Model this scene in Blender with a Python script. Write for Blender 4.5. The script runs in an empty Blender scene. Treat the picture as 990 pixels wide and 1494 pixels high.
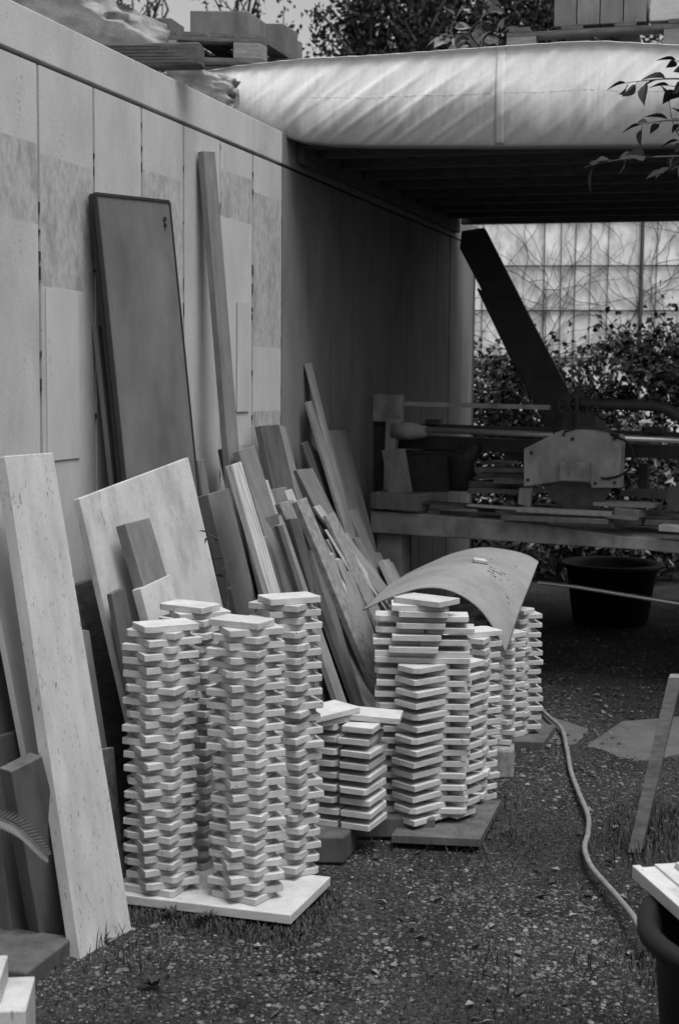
import bpy, bmesh, math, random
from mathutils import Vector, Matrix, noise as NZ
random.seed(11)
SC = bpy.context.scene
COL = SC.collection
rad = math.radians

# ------------------------------------------------------------------ camera
F = 2075.0; PITCH = rad(5.31); ROLL = rad(0.5); CAMH = 1.6
CP = Vector((0, 0, CAMH))
FWD = Vector((0, math.cos(PITCH), -math.sin(PITCH)))
_u = Vector((0, math.sin(PITCH), math.cos(PITCH))); _r = Vector((1, 0, 0))
RT = _r*math.cos(ROLL) + _u*math.sin(ROLL)
UP = _u*math.cos(ROLL) - _r*math.sin(ROLL)
cam_d = bpy.data.cameras.new('camera'); cam = bpy.data.objects.new('camera', cam_d); COL.objects.link(cam)
m3 = Matrix((RT, UP, -FWD)).transposed()
cam.matrix_world = Matrix.Translation(CP) @ m3.to_4x4()
cam_d.sensor_fit = 'VERTICAL'; cam_d.sensor_height = 36; cam_d.sensor_width = 24; cam_d.lens = 50
cam_d.clip_start = 0.05; cam_d.clip_end = 600
cam_d.dof.use_dof = True; cam_d.dof.focus_distance = 4.9; cam_d.dof.aperture_fstop = 5.6
SC.camera = cam

# ------------------------------------------------------------------ world, sun, exposure
SUN_EL = rad(69); SUN_AZ = rad(140)          # azimuth clockwise from +Y
w = bpy.data.worlds.new('World'); SC.world = w; w.use_nodes = True
nt = w.node_tree; nt.nodes.clear()
sky = nt.nodes.new('ShaderNodeTexSky'); sky.sky_type = 'NISHITA'; sky.sun_disc = False
sky.sun_elevation = SUN_EL; sky.sun_rotation = SUN_AZ; sky.dust_density = 4; sky.air_density = 1.0
bw = nt.nodes.new('ShaderNodeRGBToBW'); bg = nt.nodes.new('ShaderNodeBackground'); wo = nt.nodes.new('ShaderNodeOutputWorld')
nt.links.new(sky.outputs[0], bw.inputs[0]); nt.links.new(bw.outputs[0], bg.inputs[0]); nt.links.new(bg.outputs[0], wo.inputs[0])
bg.inputs[1].default_value = 0.10
sd = bpy.data.lights.new('sun', 'SUN'); sd.energy = 1.5; sd.angle = rad(32); sd.color = (1, 1, 1)
so = bpy.data.objects.new('sun', sd); COL.objects.link(so)
sdir = Vector((math.sin(SUN_AZ)*math.cos(SUN_EL), math.cos(SUN_AZ)*math.cos(SUN_EL), math.sin(SUN_EL)))
so.rotation_euler = sdir.to_track_quat('Z', 'Y').to_euler(); so.location = sdir*30
SC.view_settings.view_transform = 'Standard'; SC.view_settings.look = 'None'
SC.view_settings.exposure = 1.0; SC.view_settings.gamma = 1.0; SC.view_settings.use_curve_mapping = False

# ------------------------------------------------------------------ measuring helpers (photo point -> place in the yard)
def ray(x, y): return (FWD*F + RT*(x-495) + UP*(747-y)).normalized()
def hit(x, y, p, n):
    d = ray(x, y); return CP + d*((Vector(p)-CP).dot(Vector(n))/d.dot(Vector(n)))
def gnd(x, y, z=0.0): return hit(x, y, (0, 0, z), (0, 0, 1))
def dep(x, y, Y): return hit(x, y, (0, Y, 0), (0, 1, 0))
WY = rad(17.8); WD = Vector((math.sin(WY), math.cos(WY), 0)); WN = Vector((math.cos(WY), -math.sin(WY), 0)); W0 = Vector((-2.52, 0, 0))
def wal(x, y, off=0.0): return hit(x, y, W0+WN*off, WN)
def wpt(u, off, z): return W0 + WD*u + WN*off + Vector((0, 0, z))
Z = Vector((0, 0, 1))

# ------------------------------------------------------------------ mesh builder
class MB:
    def __init__(s): s.v = []; s.f = []; s.m = []
    def face(s, pts, mi=0):
        n = len(s.v); s.v += [Vector(p) for p in pts]; s.f.append(tuple(range(n, n+len(pts)))); s.m.append(mi)
    def prism(s, poly, vec, mi=0):
        n = len(s.v); k = len(poly); vec = Vector(vec)
        s.v += [Vector(p) for p in poly] + [Vector(p)+vec for p in poly]
        s.f.append(tuple(range(n, n+k))); s.f.append(tuple(range(n+2*k-1, n+k-1, -1))); s.m += [mi, mi]
        for i in range(k):
            j = (i+1) % k; s.f.append((n+i, n+k+i, n+k+j, n+j)); s.m.append(mi)
    def box(s, c, a, b, h, mi=0):
        """c = centre of the bottom, a, b half vectors, h height vector"""
        c = Vector(c); a = Vector(a); b = Vector(b)
        s.prism([c-a-b, c+a-b, c+a+b, c-a+b], Vector(h), mi)
    def tube(s, pts, r, n=8, cap=True, mi=0):
        pts = [Vector(p) for p in pts]; rs = r if isinstance(r, (list, tuple)) else [r]*len(pts)
        base = len(s.v); ref = None
        for i, p in enumerate(pts):
            t = (pts[min(i+1, len(pts)-1)] - pts[max(i-1, 0)])
            t = t.normalized() if t.length > 1e-9 else Z
            if ref is None: ref = t.orthogonal().normalized()
            ref = (ref - t*ref.dot(t)); ref = ref.normalized() if ref.length > 1e-6 else t.orthogonal().normalized()
            b = t.cross(ref)
            for k in range(n):
                a = 2*math.pi*k/n; s.v.append(p + (ref*math.cos(a)+b*math.sin(a))*rs[i])
        for i in range(len(pts)-1):
            for k in range(n):
                k2 = (k+1) % n; s.f.append((base+i*n+k, base+i*n+k2, base+(i+1)*n+k2, base+(i+1)*n+k)); s.m.append(mi)
        if cap:
            s.f.append(tuple(base+k for k in range(n-1, -1, -1))); s.m.append(mi)
            e = base+(len(pts)-1)*n; s.f.append(tuple(e+k for k in range(n))); s.m.append(mi)
    def grid(s, rows, mi=0, closed=False):
        base = len(s.v); nr = len(rows); nc = len(rows[0])
        for r in rows: s.v += [Vector(p) for p in r]
        for i in range(nr-1):
            for j in range(nc - (0 if closed else 1)):
                j2 = (j+1) % nc
                s.f.append((base+i*nc+j, base+i*nc+j2, base+(i+1)*nc+j2, base+(i+1)*nc+j)); s.m.append(mi)
    def build(s, name, mats, parent=None, origin=None, smooth=False, bevel=0, seg=2, fixn=True):
        if parent is not None: origin = parent_world(parent)
        if origin is None:
            lo = Vector((min(p[i] for p in s.v) for i in range(3))); hi = Vector((max(p[i] for p in s.v) for i in range(3)))
            origin = Vector(((lo.x+hi.x)/2, (lo.y+hi.y)/2, lo.z))
        origin = Vector(origin)
        me = bpy.data.meshes.new(name); me.from_pydata([p-origin for p in s.v], [], s.f)
        if not isinstance(mats, (list, tuple)): mats = [mats]
        for m in mats: me.materials.append(m)
        me.polygons.foreach_set('material_index', s.m)
        if fixn:
            bm = bmesh.new(); bm.from_mesh(me); bmesh.ops.recalc_face_normals(bm, faces=bm.faces); bm.to_mesh(me); bm.free()
        if smooth: me.polygons.foreach_set('use_smooth', [True]*len(me.polygons))
        me.update()
        o = bpy.data.objects.new(name, me); COL.objects.link(o)
        if parent is not None: o.parent = parent
        else: o.location = origin
        if bevel:
            b = o.modifiers.new('bevel', 'BEVEL'); b.width = bevel; b.segments = seg; b.limit_method = 'ANGLE'; b.angle_limit = rad(40)
        return o
def parent_world(p):
    v = Vector(p.location); q = p.parent
    while q is not None: v = v + Vector(q.location); q = q.parent
    return v
def tag(o, label, cat, group=None, kind=None):
    if label: o['label'] = label
    if cat: o['category'] = cat
    if group: o['group'] = group
    if kind: o['kind'] = kind
    return o
def thing(name, loc, label, cat, group=None):
    o = bpy.data.objects.new(name, None); COL.objects.link(o); o.location = Vector(loc); o.empty_display_size = .1
    return tag(o, label, cat, group)
def struct(o): o['kind'] = 'structure'; return o

# ------------------------------------------------------------------ materials (the photograph is monochrome, so every colour is a grey)
def mat(name, base, var=.25, scale=8, stretch=(1, 1, 1), rough=.8, bump=.25, pits=0, pscale=60, pst=(1, 1, .25), rnd=.0, fine=.08, metal=0, plo=.5, stain=0, stscale=2.5, bdist=.004, spec=.3):
    m = bpy.data.materials.new(name); m.use_nodes = True; t = m.node_tree; N = t.nodes; L = t.links; N.clear()
    out = N.new('ShaderNodeOutputMaterial'); p = N.new('ShaderNodeBsdfPrincipled'); L.new(p.outputs[0], out.inputs[0])
    p.inputs['Roughness'].default_value = rough; p.inputs['Metallic'].default_value = metal; p.inputs['Specular IOR Level'].default_value = spec
    tc = N.new('ShaderNodeTexCoord'); oi = N.new('ShaderNodeObjectInfo')
    mul = N.new('ShaderNodeMath'); mul.operation = 'MULTIPLY'; mul.inputs[1].default_value = 53; L.new(oi.outputs['Random'], mul.inputs[0])
    va = N.new('ShaderNodeVectorMath'); va.operation = 'ADD'; L.new(tc.outputs['Object'], va.inputs[0]); L.new(mul.outputs[0], va.inputs[1])
    def mp(st):
        k = N.new('ShaderNodeMapping'); k.inputs['Scale'].default_value = st; L.new(va.outputs[0], k.inputs[0]); return k
    def noise(sc, st, det=6, ro=.6):
        n = N.new('ShaderNodeTexNoise'); n.inputs['Scale'].default_value = sc; n.inputs['Detail'].default_value = det; n.inputs['Roughness'].default_value = ro
        L.new(mp(st).outputs[0], n.inputs['Vector']); return n.outputs[0]
    def math_(op, a, b, cl=False):
        k = N.new('ShaderNodeMath'); k.operation = op; k.use_clamp = cl
        for i, q in enumerate((a, b)):
            if isinstance(q, (int, float)): k.inputs[i].default_value = q
            else: L.new(q, k.inputs[i])
        return k.outputs[0]
    n1 = noise(scale, stretch)
    val = math_('MULTIPLY_ADD', n1, 2*var*2); N[-1].inputs[2].default_value = 1-2*var     # 1 +- var
    nf = noise(scale*22, (1, 1, 1), 3)
    f2 = math_('MULTIPLY_ADD', nf, 4*fine); N[-1].inputs[2].default_value = 1-2*fine
    val = math_('MULTIPLY', val, f2)
    hgt = math_('MULTIPLY', nf, .5)
    if rnd:
        rr = math_('MULTIPLY_ADD', oi.outputs['Random'], 2*rnd); N[-1].inputs[2].default_value = 1-rnd
        val = math_('MULTIPLY', val, rr)
    if stain:
        ns = noise(stscale, (1, 1, .45), 7, .65)
        mr = N.new('ShaderNodeMapRange'); mr.inputs[1].default_value = .48; mr.inputs[2].default_value = .66; mr.inputs[3].default_value = 1; mr.inputs[4].default_value = 1-stain
        L.new(ns, mr.inputs[0]); val = math_('MULTIPLY', val, mr.outputs[0])
    if pits:
        vo = N.new('ShaderNodeTexVoronoi'); vo.inputs['Scale'].default_value = pscale; vo.inputs['Randomness'].default_value = 1
        L.new(mp(pst).outputs[0], vo.inputs['Vector'])
        nm = noise(scale*1.6, (2.2, 2.2, .5), 4)
        thr = N.new('ShaderNodeMapRange'); thr.inputs[1].default_value = plo; thr.inputs[2].default_value = .75; thr.inputs[3].default_value = 0; thr.inputs[4].default_value = .34
        L.new(nm, thr.inputs[0])
        lt = math_('SUBTRACT', vo.outputs['Distance'], thr.outputs[0])
        pm = N.new('ShaderNodeMapRange'); pm.inputs[1].default_value = -.06; pm.inputs[2].default_value = .03; pm.inputs[3].default_value = 1-pits; pm.inputs[4].default_value = 1
        L.new(lt, pm.inputs[0]); val = math_('MULTIPLY', val, pm.outputs[0]); hgt = math_('ADD', hgt, pm.outputs[0])
    val = math_('MULTIPLY', val, base, False)
    cc = N.new('ShaderNodeCombineColor')
    for i in range(3): L.new(val, cc.inputs[i])
    L.new(cc.outputs[0], p.inputs['Base Color'])
    hh = math_('ADD', hgt, math_('MULTIPLY', n1, .5))
    bp = N.new('ShaderNodeBump'); bp.inputs['Strength'].default_value = bump; bp.inputs['Distance'].default_value = bdist
    L.new(hh, bp.inputs['Height']); L.new(bp.outputs[0], p.inputs['Normal'])
    return m
M = {}
M['tile'] = mat('travertine tile', .42, .18, 14, (1, 1, 4), .75, .35, pits=.8, plo=.46, pscale=100, pst=(1, .6, 1.0), rnd=.10)
M['trav'] = mat('travertine slab', .40, .15, 11, (2.4, 2.4, .5), .8, .45, pits=.8, plo=.35, pscale=120, pst=(1.5, 1.5, .22), fine=.09, stain=.16, stscale=5)
M['conc'] = mat('cast concrete', .43, .13, 5, (1, 1, .55), .85, .25, pits=.35, pscale=70, pst=(1, 1, .7), fine=.09, stain=.17, plo=.47)
M['conc_b'] = mat('stained concrete', .365, .25, 42, (1, 1, .6), .9, .4, fine=.12, stain=.3, stscale=16)
M['conc_c'] = mat('patched concrete', .43, .12, 9, (1, 1, .4), .8, .2, fine=.05, pits=.3)
M['conc_shade'] = mat('concrete with painted shade', .165, .2, 5, (1, 1, .4), .9, .3, fine=.08, stain=.25)  # darker copy of the cast concrete: shade under the roof put into colour
M['joint'] = mat('dark joint', .05, .5, 30, (1, 1, .3), .9)
M['pale_board'] = mat('pale stone panel', .40, .10, 6, (1, 1, 1), .8, .25, fine=.09, stain=.30, stscale=7, pits=.4, plo=.5)
M['grey1'] = mat('grey stone', .14, .24, 11, (2, 2, .6), .8, .35, rnd=.28, stain=.3, stscale=6, fine=.12)
M['grey2'] = mat('mid stone', .21, .26, 12, (2, 2, .5), .8, .4, rnd=.28, stain=.3, stscale=6, pits=.35, fine=.12)
M['grey3'] = mat('light stone', .34, .3, 14, (2, 2, .3), .8, .3, pits=.4, rnd=.1)
M['speck'] = mat('speckled stone', .20, .5, 45, (1, 1, .7), .85, .6, pits=.6, pscale=80, rnd=.1)
M['streak'] = mat('streaked stone', .36, .55, 26, (3, 3, .16), .7, .4, pits=.5, pst=(1.3, 1.3, .12))
M['dark'] = mat('dark slate', .07, .45, 12, (1.5, 1.5, .4), .7, .3, rnd=.2)
M['wood_dark'] = mat('weathered dark timber', .075, .5, 14, (1, 1, 5), .85, .6, fine=.15)
M['wood'] = mat('weathered timber', .14, .4, 16, (1, 1, 4), .85, .5, fine=.12)
M['black'] = mat('black plastic', .010, .3, 8, (1, 1, 1), .55, .15, spec=.3)
M['frame'] = mat('dark frame metal', .02, .2, 8, (1, 1, 1), .5, .1, spec=.4)
M['pane'] = mat('dull panel sheet', .125, .3, 5, (1, 1, .7), .55, .1, fine=.03, stain=.25, stscale=3)
M['iron'] = mat('dark oily iron', .035, .4, 12, (1, 1, 1), .6, .3, spec=.35)
M['rod'] = mat('bright steel', .75, .1, 20, (1, 1, 1), .38, .05, metal=.8)
M['paint'] = mat('dusty machine paint', .30, .3, 7, (1, 1, 1), .8, .3, stain=.4, stscale=6, pits=.4)
M['dust'] = mat('dusty stone bed', .27, .35, 9, (1, 1, 1), .9, .5, stain=.45, stscale=5)
M['sheet'] = mat('bent fibre sheet', .21, .16, 7, (1, 1, 1), .85, .25, fine=.1, stain=.3, pits=.6, pscale=45, pst=(1, 1, 1), plo=.5)
M['soot'] = mat('flaked dark patch', .03, .3, 20)
M['hose'] = mat('dusty rubber hose', .17, .25, 20, (1, 1, 1), .7, .2)
M['bark'] = mat('bark', .06, .4, 12, (1, 1, .3), .9, .7, bdist=.02)
M['leaf'] = mat('leaf', .042, .3, 4, rough=.85, rnd=.2)
M['leaf_dark'] = mat('dark leaf', .022, .3, 4, rough=.85, rnd=.2)
M['leaf_light'] = mat('light leaf', .16, .3, 4, rough=.5)
M['grass'] = mat('grass', .045, .4, 3, rough=.7)
M['pebble'] = mat('pebble', .09, .4, 9, rough=.8)
M['pebble_l'] = mat('pale pebble', .18, .3, 9, rough=.75)
M['wrap'] = mat('plastic wrapped rock', .17, .8, 5, (1, 1, 2.5), .5, .2, fine=.05, bdist=.01, spec=.5, stain=.5, stscale=6)
M['backwall'] = mat('bright render wall', .85, .26, 7, (1, 1, .8), .85, .2, stain=.42, stscale=7)
M['twig'] = mat('dry twig', .07, .3, 10)

# ------------------------------------------------------------------ ground
def gh(x, y):
    return .018*math.sin(1.9*x+.6)*math.sin(1.3*y) + .010*math.sin(5.1*x+2)*math.sin(4.3*y+1) - .02
def ground_mat():
    m = bpy.data.materials.new('soil and gravel'); m.use_nodes = True; t = m.node_tree; N = t.nodes; L = t.links
    p = N['Principled BSDF']; p.inputs['Roughness'].default_value = .95; p.inputs['Specular IOR Level'].default_value = .15
    tc = N.new('ShaderNodeTexCoord')
    def nz(s, d=8, r=.65):
        n = N.new('ShaderNodeTexNoise'); n.inputs['Scale'].default_value = s; n.inputs['Detail'].default_value = d; n.inputs['Roughness'].default_value = r
        L.new(tc.outputs['Object'], n.inputs['Vector']); return n.outputs[0]
    vo = N.new('ShaderNodeTexVoronoi'); vo.inputs['Scale'].default_value = 75; L.new(tc.outputs['Object'], vo.inputs['Vector'])
    r1 = N.new('ShaderNodeValToRGB'); L.new(nz(2.2), r1.inputs[0])
    r1.color_ramp.elements[0].position = .3; r1.color_ramp.elements[0].color = (.022,)*3+(1,)
    r1.color_ramp.elements[1].position = .72; r1.color_ramp.elements[1].color = (.06,)*3+(1,)
    r2 = N.new('ShaderNodeValToRGB'); L.new(nz(60, 4), r2.inputs[0])
    r2.color_ramp.elements[0].position = .35; r2.color_ramp.elements[0].color = (.35,)*3+(1,)
    r2.color_ramp.elements[1].position = .7; r2.color_ramp.elements[1].color = (1.8,)*3+(1,)
    mx = N.new('ShaderNodeMix'); mx.data_type = 'RGBA'; mx.blend_type = 'MULTIPLY'; mx.inputs[0].default_value = 1
    L.new(r1.outputs[0], mx.inputs[6]); L.new(r2.outputs[0], mx.inputs[7])
    # small pale stones here and there
    wn = N.new('ShaderNodeMath'); wn.operation = 'GREATER_THAN'; wn.inputs[1].default_value = .80
    sc_ = N.new('ShaderNodeSeparateColor'); L.new(vo.outputs['Color'], sc_.inputs[0]); L.new(sc_.outputs[0], wn.inputs[0])
    ml = N.new('ShaderNodeMath'); ml.operation = 'LESS_THAN'; ml.inputs[1].default_value = .42; L.new(vo.outputs['Distance'], ml.inputs[0])
    mm = N.new('ShaderNodeMath'); mm.operation = 'MULTIPLY'; L.new(wn.outputs[0], mm.inputs[0]); L.new(ml.outputs[0], mm.inputs[1])
    mx2 = N.new('ShaderNodeMix'); mx2.data_type = 'RGBA'; L.new(mm.outputs[0], mx2.inputs[0]); L.new(mx.outputs[2], mx2.inputs[6]); mx2.inputs[7].default_value = (.09, .09, .09, 1)
    L.new(mx2.outputs[2], p.inputs['Base Color'])
    b = N.new('ShaderNodeBump'); b.inputs['Strength'].default_value = .9; b.inputs['Distance'].default_value = .02
    ad = N.new('ShaderNodeMath'); ad.operation = 'ADD'; L.new(nz(35), ad.inputs[0]); L.new(nz(140, 3), ad.inputs[1])
    L.new(ad.outputs[0], b.inputs['Height']); L.new(b.outputs[0], p.inputs['Normal'])
    return m
M['ground'] = ground_mat()
def coords(lo, hi, a, b, fine, coarse):
    r = []; x = lo
    while x < hi:
        r.append(x)
        if a <= x < b: x += fine
        else: x += max(coarse*min(abs(x-a), abs(x-b))*.35, fine*2)
    r.append(hi); return r
xs = coords(-60, 60, -2.5, 4, .06, 1); ys = coords(-40, 120, 2.5, 12, .06, 1)
g = MB(); g.grid([[(x, y, gh(x, y)) for x in xs] for y in ys])
struct(g.build('ground', M['ground'], origin=(0, 0, 0), smooth=True, fixn=False))
# terrain held back by the retaining wall
g = MB(); U1 = 11.75
a = [wpt(-6, -.17, 2.66), wpt(U1, -.17, 2.66), wpt(U1, -14, 2.9), wpt(-6, -14, 2.9)]
g.prism(a, (0, 0, -2.9)); struct(g.build('terrain', M['ground'], origin=(0, 0, 0)))

# ------------------------------------------------------------------ retaining wall of cast panels
PW = .385; UJ = 4.988
g = MB(); G = .014
wall = thing('retaining_wall', wpt(5, 0, 0), 'tall pale concrete retaining wall of narrow vertical panels with dark joints', 'wall')
g.prism([wpt(-3.0, -.03, 0), wpt(U1-.01, -.03, 0), wpt(U1-.01, -.03, 2.62), wpt(-3.0, -.03, 2.62)], WN*-.125, 0)
g.build('core', M['joint'], wall)
g = MB(); rp = random.Random(4)
k0 = int((-3-UJ)/PW); k1 = int((U1-UJ)/PW)+1
band = {-2: [(0, 2.05, 0), (2.05, 2.33, 1), (2.33, 2.62, 0)], -1: [(0, 1.86, 0), (1.86, 2.3, 1), (2.3, 2.62, 0)],
        0: [(0, 1.35, 0), (1.35, 2.1, 0), (2.1, 2.36, 1), (2.36, 2.62, 0)], 1: [(0, 1.9, 0), (1.9, 2.33, 1), (2.33, 2.62, 0)],
        2: [(0, 2.62, 0)], 3: [(0, 1.2, 0), (1.2, 2.39, 1), (2.39, 2.62, 0)], 4: [(0, 2.62, 0)], 5: [(0, .9, 0), (.9, 1.3, 1), (1.3, 2.3, 0), (2.3, 2.5, 1), (2.5, 2.62, 0)],
        6: [(0, 1.2, 0), (1.2, 1.45, 1), (1.45, 1.75, 2), (1.75, 2.45, 1), (2.45, 2.62, 0)]}
for k in range(k0, k1):
    ua = max(UJ+(k-1)*PW+G/2, -3); ub = min(UJ+k*PW-G/2, U1)
    if ub-ua < .01: continue
    offp = rp.uniform(-.002, .002); sh_ = 3 if k > 6 else 0  # panels under the roof take the shade-coloured concrete
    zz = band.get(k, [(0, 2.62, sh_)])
    for (za, zb, mi) in zz:
        zb2 = min(zb, 2.615)
        g.face([wpt(ua, offp, za), wpt(ub, offp, za), wpt(ub, offp, zb2), wpt(ua, offp, zb2)], mi)
    for uu in (ua, ub):
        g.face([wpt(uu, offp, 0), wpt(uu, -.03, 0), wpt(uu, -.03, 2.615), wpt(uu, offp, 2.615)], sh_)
    g.face([wpt(ua, offp, 2.615), wpt(ub, offp, 2.615), wpt(ub, -.03, 2.615), wpt(ua, -.03, 2.615)], 0)
panels_ = g.build('panels', [M['conc'], M['conc_b'], M['conc_c'], M['conc_shade']], wall, fixn=False)
for ua, ub, mm_ in [(-3, 7.298, 'conc'), (7.302, U1, 'conc_shade')]:  # far length of coping carries the same painted roof shade
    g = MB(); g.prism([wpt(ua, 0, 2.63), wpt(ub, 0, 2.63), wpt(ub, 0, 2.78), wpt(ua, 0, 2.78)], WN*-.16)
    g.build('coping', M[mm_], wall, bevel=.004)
# dark crumbs of mastic along the joints
g = MB()
for k in range(-1, 7):
    u = UJ+k*PW; z = .4
    while z < 2.6:
        h = rp.uniform(.01, .05)
        if rp.random() < .4: g.box(wpt(u+rp.uniform(-.002, .002), -.001, z), WD*rp.uniform(.003, .006), WN*.0025, (0, 0, h))
        z += h+rp.uniform(.01, .08)
g.build('joint_filler', M['joint'], wall)
# thin casting patches, proud of the panels
g = MB()
for (xa, ya, xb, yb) in [(66, 420, 115, 668), (345, 440, 362, 600)]:
    a = wal(xa, ya); b = wal(xb, yb); ua = (a-W0).dot(WD); ub = (b-W0).dot(WD)
    g.prism([wpt(ua, .002, b.z), wpt(ub, .002, b.z), wpt(ub, .002, a.z), wpt(ua, .002, a.z)], WN*.003)
g.build('repair_patch', M['conc_c'], panels_)

# ------------------------------------------------------------------ carport roof
RD = Vector((math.cos(rad(13.4)), -math.sin(rad(13.4)), 0)); RB = Vector((math.sin(rad(17.8)), math.cos(rad(17.8)), 0))
RP = wpt(7.50, .0, 0)
roof = thing('carport_roof', RP+Z*2.7, 'dark timber carport roof with joists above the stone saw', 'roof')
def rp_(s, d, z): return RP + RD*s + RB*d + Z*z
RW = 4.6; RL = 3.3
g = MB(); g.prism([rp_(-.02, .1, 2.84), rp_(RW, .1, 2.84), rp_(RW, RL, 2.84), rp_(-.02, RL, 2.84)], (0, 0, .05)); g.build('roof_deck', M['wood_dark'], roof)
for i in range(9):
    d = .22+i*.395
    g = MB(); g.prism([rp_(.045, d, 2.72), rp_(RW, d, 2.72), rp_(RW, d, 2.838), rp_(.045, d, 2.838)], RB*.07); g.build('joist', M['wood_dark'], roof, bevel=.004)
g = MB(); g.prism([wpt(7.5, .003, 2.66), wpt(10.9, .003, 2.66), wpt(10.9, .003, 2.838), wpt(7.5, .003, 2.838)], WN*.035); g.build('ledger_beam', M['wood_dark'], roof, bevel=.004)
g = MB(); g.prism([rp_(-.0, .0, 2.735), rp_(RW, 0, 2.735), rp_(RW, 0, 3.0), rp_(0, 0, 3.0)], RB*.08); g.build('fascia', M['wood_dark'], roof)
g = MB(); g.prism([rp_(.12, RL+.003, 2.74), rp_(RW, RL+.003, 2.74), rp_(RW, RL+.003, 2.93), rp_(.12, RL+.003, 2.93)], RB*.06); g.build('fascia', M['wood_dark'], roof)
for d in (.3, RL-.2):
    g = MB(); g.box(rp_(RW-.25, d, -.03), RD*.07, RB*.07, (0, 0, 2.74)); g.build('post', M['wood_dark'], roof, bevel=.005)
g = MB(); g.prism([rp_(RW-.33, .2, 2.60), rp_(RW-.33, RL, 2.60), rp_(RW-.33, RL, 2.717), rp_(RW-.33, .2, 2.717)], RD*.1); g.build('ledger_beam', M['wood_dark'], roof)

g = MB(); g.prism([rp_(RW-.1, .05, 0), rp_(RW-.1, RL, 0), rp_(RW-.1, RL, 2.59), rp_(RW-.1, .05, 2.59)], RD*.03); g.build('side_blocker', M['wood_dark'], roof)  # unseen side added so that less light gets under the roof
fn = thing('light_blocker', (3.6, 2, 0), 'tall dark board fence added outside the right picture edge to block light', 'blocker')  # out of view; added to hold back light from the right
g = MB()
for i in range(48): g.box(Vector((3.6+.004*(i % 3), -2.9+i*.16, -.02)), Vector((.011, 0, 0)), Vector((0, .077, 0)), (0, 0, 3.0))
g.build('boards', M['wood_dark'], fn)
for i in range(4):
    g = MB(); g.box(Vector((3.68, -2.8+i*2.4, -.02)), Vector((.05, 0, 0)), Vector((0, .05, 0)), (0, 0, 3.1)); g.build('post', M['wood_dark'], fn)

# ------------------------------------------------------------------ tarpaulin hung over the front of the roof
def tarp_mat():
    m = mat('white tarpaulin', .72, .06, 3, (1, 1, 1), .95, .3, fine=.05, stain=.08, bdist=.004, spec=.15)
    t = m.node_tree; N = t.nodes; L = t.links; p = [n for n in N if n.type == 'BSDF_PRINCIPLED'][0]
    src = p.inputs['Base Color'].links[0].from_socket
    tc = N.new('ShaderNodeTexCoord'); sp = N.new('ShaderNodeSeparateXYZ'); L.new(tc.outputs['Object'], sp.inputs[0])
    mp = N.new('ShaderNodeMapping'); mp.inputs['Scale'].default_value = (14, 14, .8); L.new(tc.outputs['Object'], mp.inputs[0])
    n = N.new('ShaderNodeTexNoise'); n.inputs['Scale'].default_value = 1; n.inputs['Detail'].default_value = 7; L.new(mp.outputs[0], n.inputs['Vector'])
    n2 = N.new('ShaderNodeTexNoise'); n2.inputs['Scale'].default_value = 1.5; n2.inputs['Detail'].default_value = 3; L.new(tc.outputs['Object'], n2.inputs['Vector'])
    # dirt wicking up from the hem: only below a wandering line
    a = N.new('ShaderNodeMath'); a.operation = 'MULTIPLY_ADD'; L.new(n.outputs[0], a.inputs[0]); a.inputs[1].default_value = .42; L.new(n2.outputs[0], a.inputs[2])
    b = N.new('ShaderNodeMath'); b.operation = 'MULTIPLY_ADD'; L.new(a.outputs[0], b.inputs[0]); b.inputs[1].default_value = .35; b.inputs[2].default_value = -.09
    c = N.new('ShaderNodeMath'); c.operation = 'SUBTRACT'; L.new(sp.outputs['Z'], c.inputs[0]); L.new(b.outputs[0], c.inputs[1])
    r = N.new('ShaderNodeMapRange'); r.inputs[1].default_value = -.10; r.inputs[2].default_value = .05; r.inputs[3].default_value = .42; r.inputs[4].default_value = 1; L.new(c.outputs[0], r.inputs[0])
    mx = N.new('ShaderNodeMix'); mx.data_type = 'RGBA'; mx.blend_type = 'MULTIPLY'; mx.inputs[0].default_value = 1
    L.new(src, mx.inputs[6]); L.new(r.outputs[0], mx.inputs[7]); L.new(mx.outputs[2], p.inputs['Base Color'])
    return m
M['tarp'] = tarp_mat()
TPa = dep(400, 150, 7.0); TPb = dep(990, 140, 6.55); TD_ = (TPb-TPa); TD_.z = 0; TLn = TD_.length; TD_.normalize(); TB = Vector((-TD_.y, TD_.x, 0))
if TB.y < 0: TB = -TB
T0 = Vector((TPa.x, TPa.y, 0)); SL = -.85; SR = 3.9
def zt_(x, y):
    p = hit(x, y, T0, TB); return ((p-T0).dot(TD_), p.z)
TOPT = [zt_(*q) for q in [(300, 104), (345, 96), (400, 90), (450, 85), (520, 82), (600, 77), (680, 71), (740, 67), (830, 61), (880, 60), (990, 66), (1100, 64)]]
BOTT = [zt_(*q) for q in [(300, 150), (380, 185), (410, 198), (440, 206), (480, 210), (540, 212), (735, 213), (860, 212), (990, 211), (1100, 210)]]
def lerp_tab(T, s):
    if s <= T[0][0]: return T[0][1]
    for a, b in zip(T, T[1:]):
        if s <= b[0]: return a[1]+(b[1]-a[1])*(s-a[0])/(b[0]-a[0])
    return T[-1][1]
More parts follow.
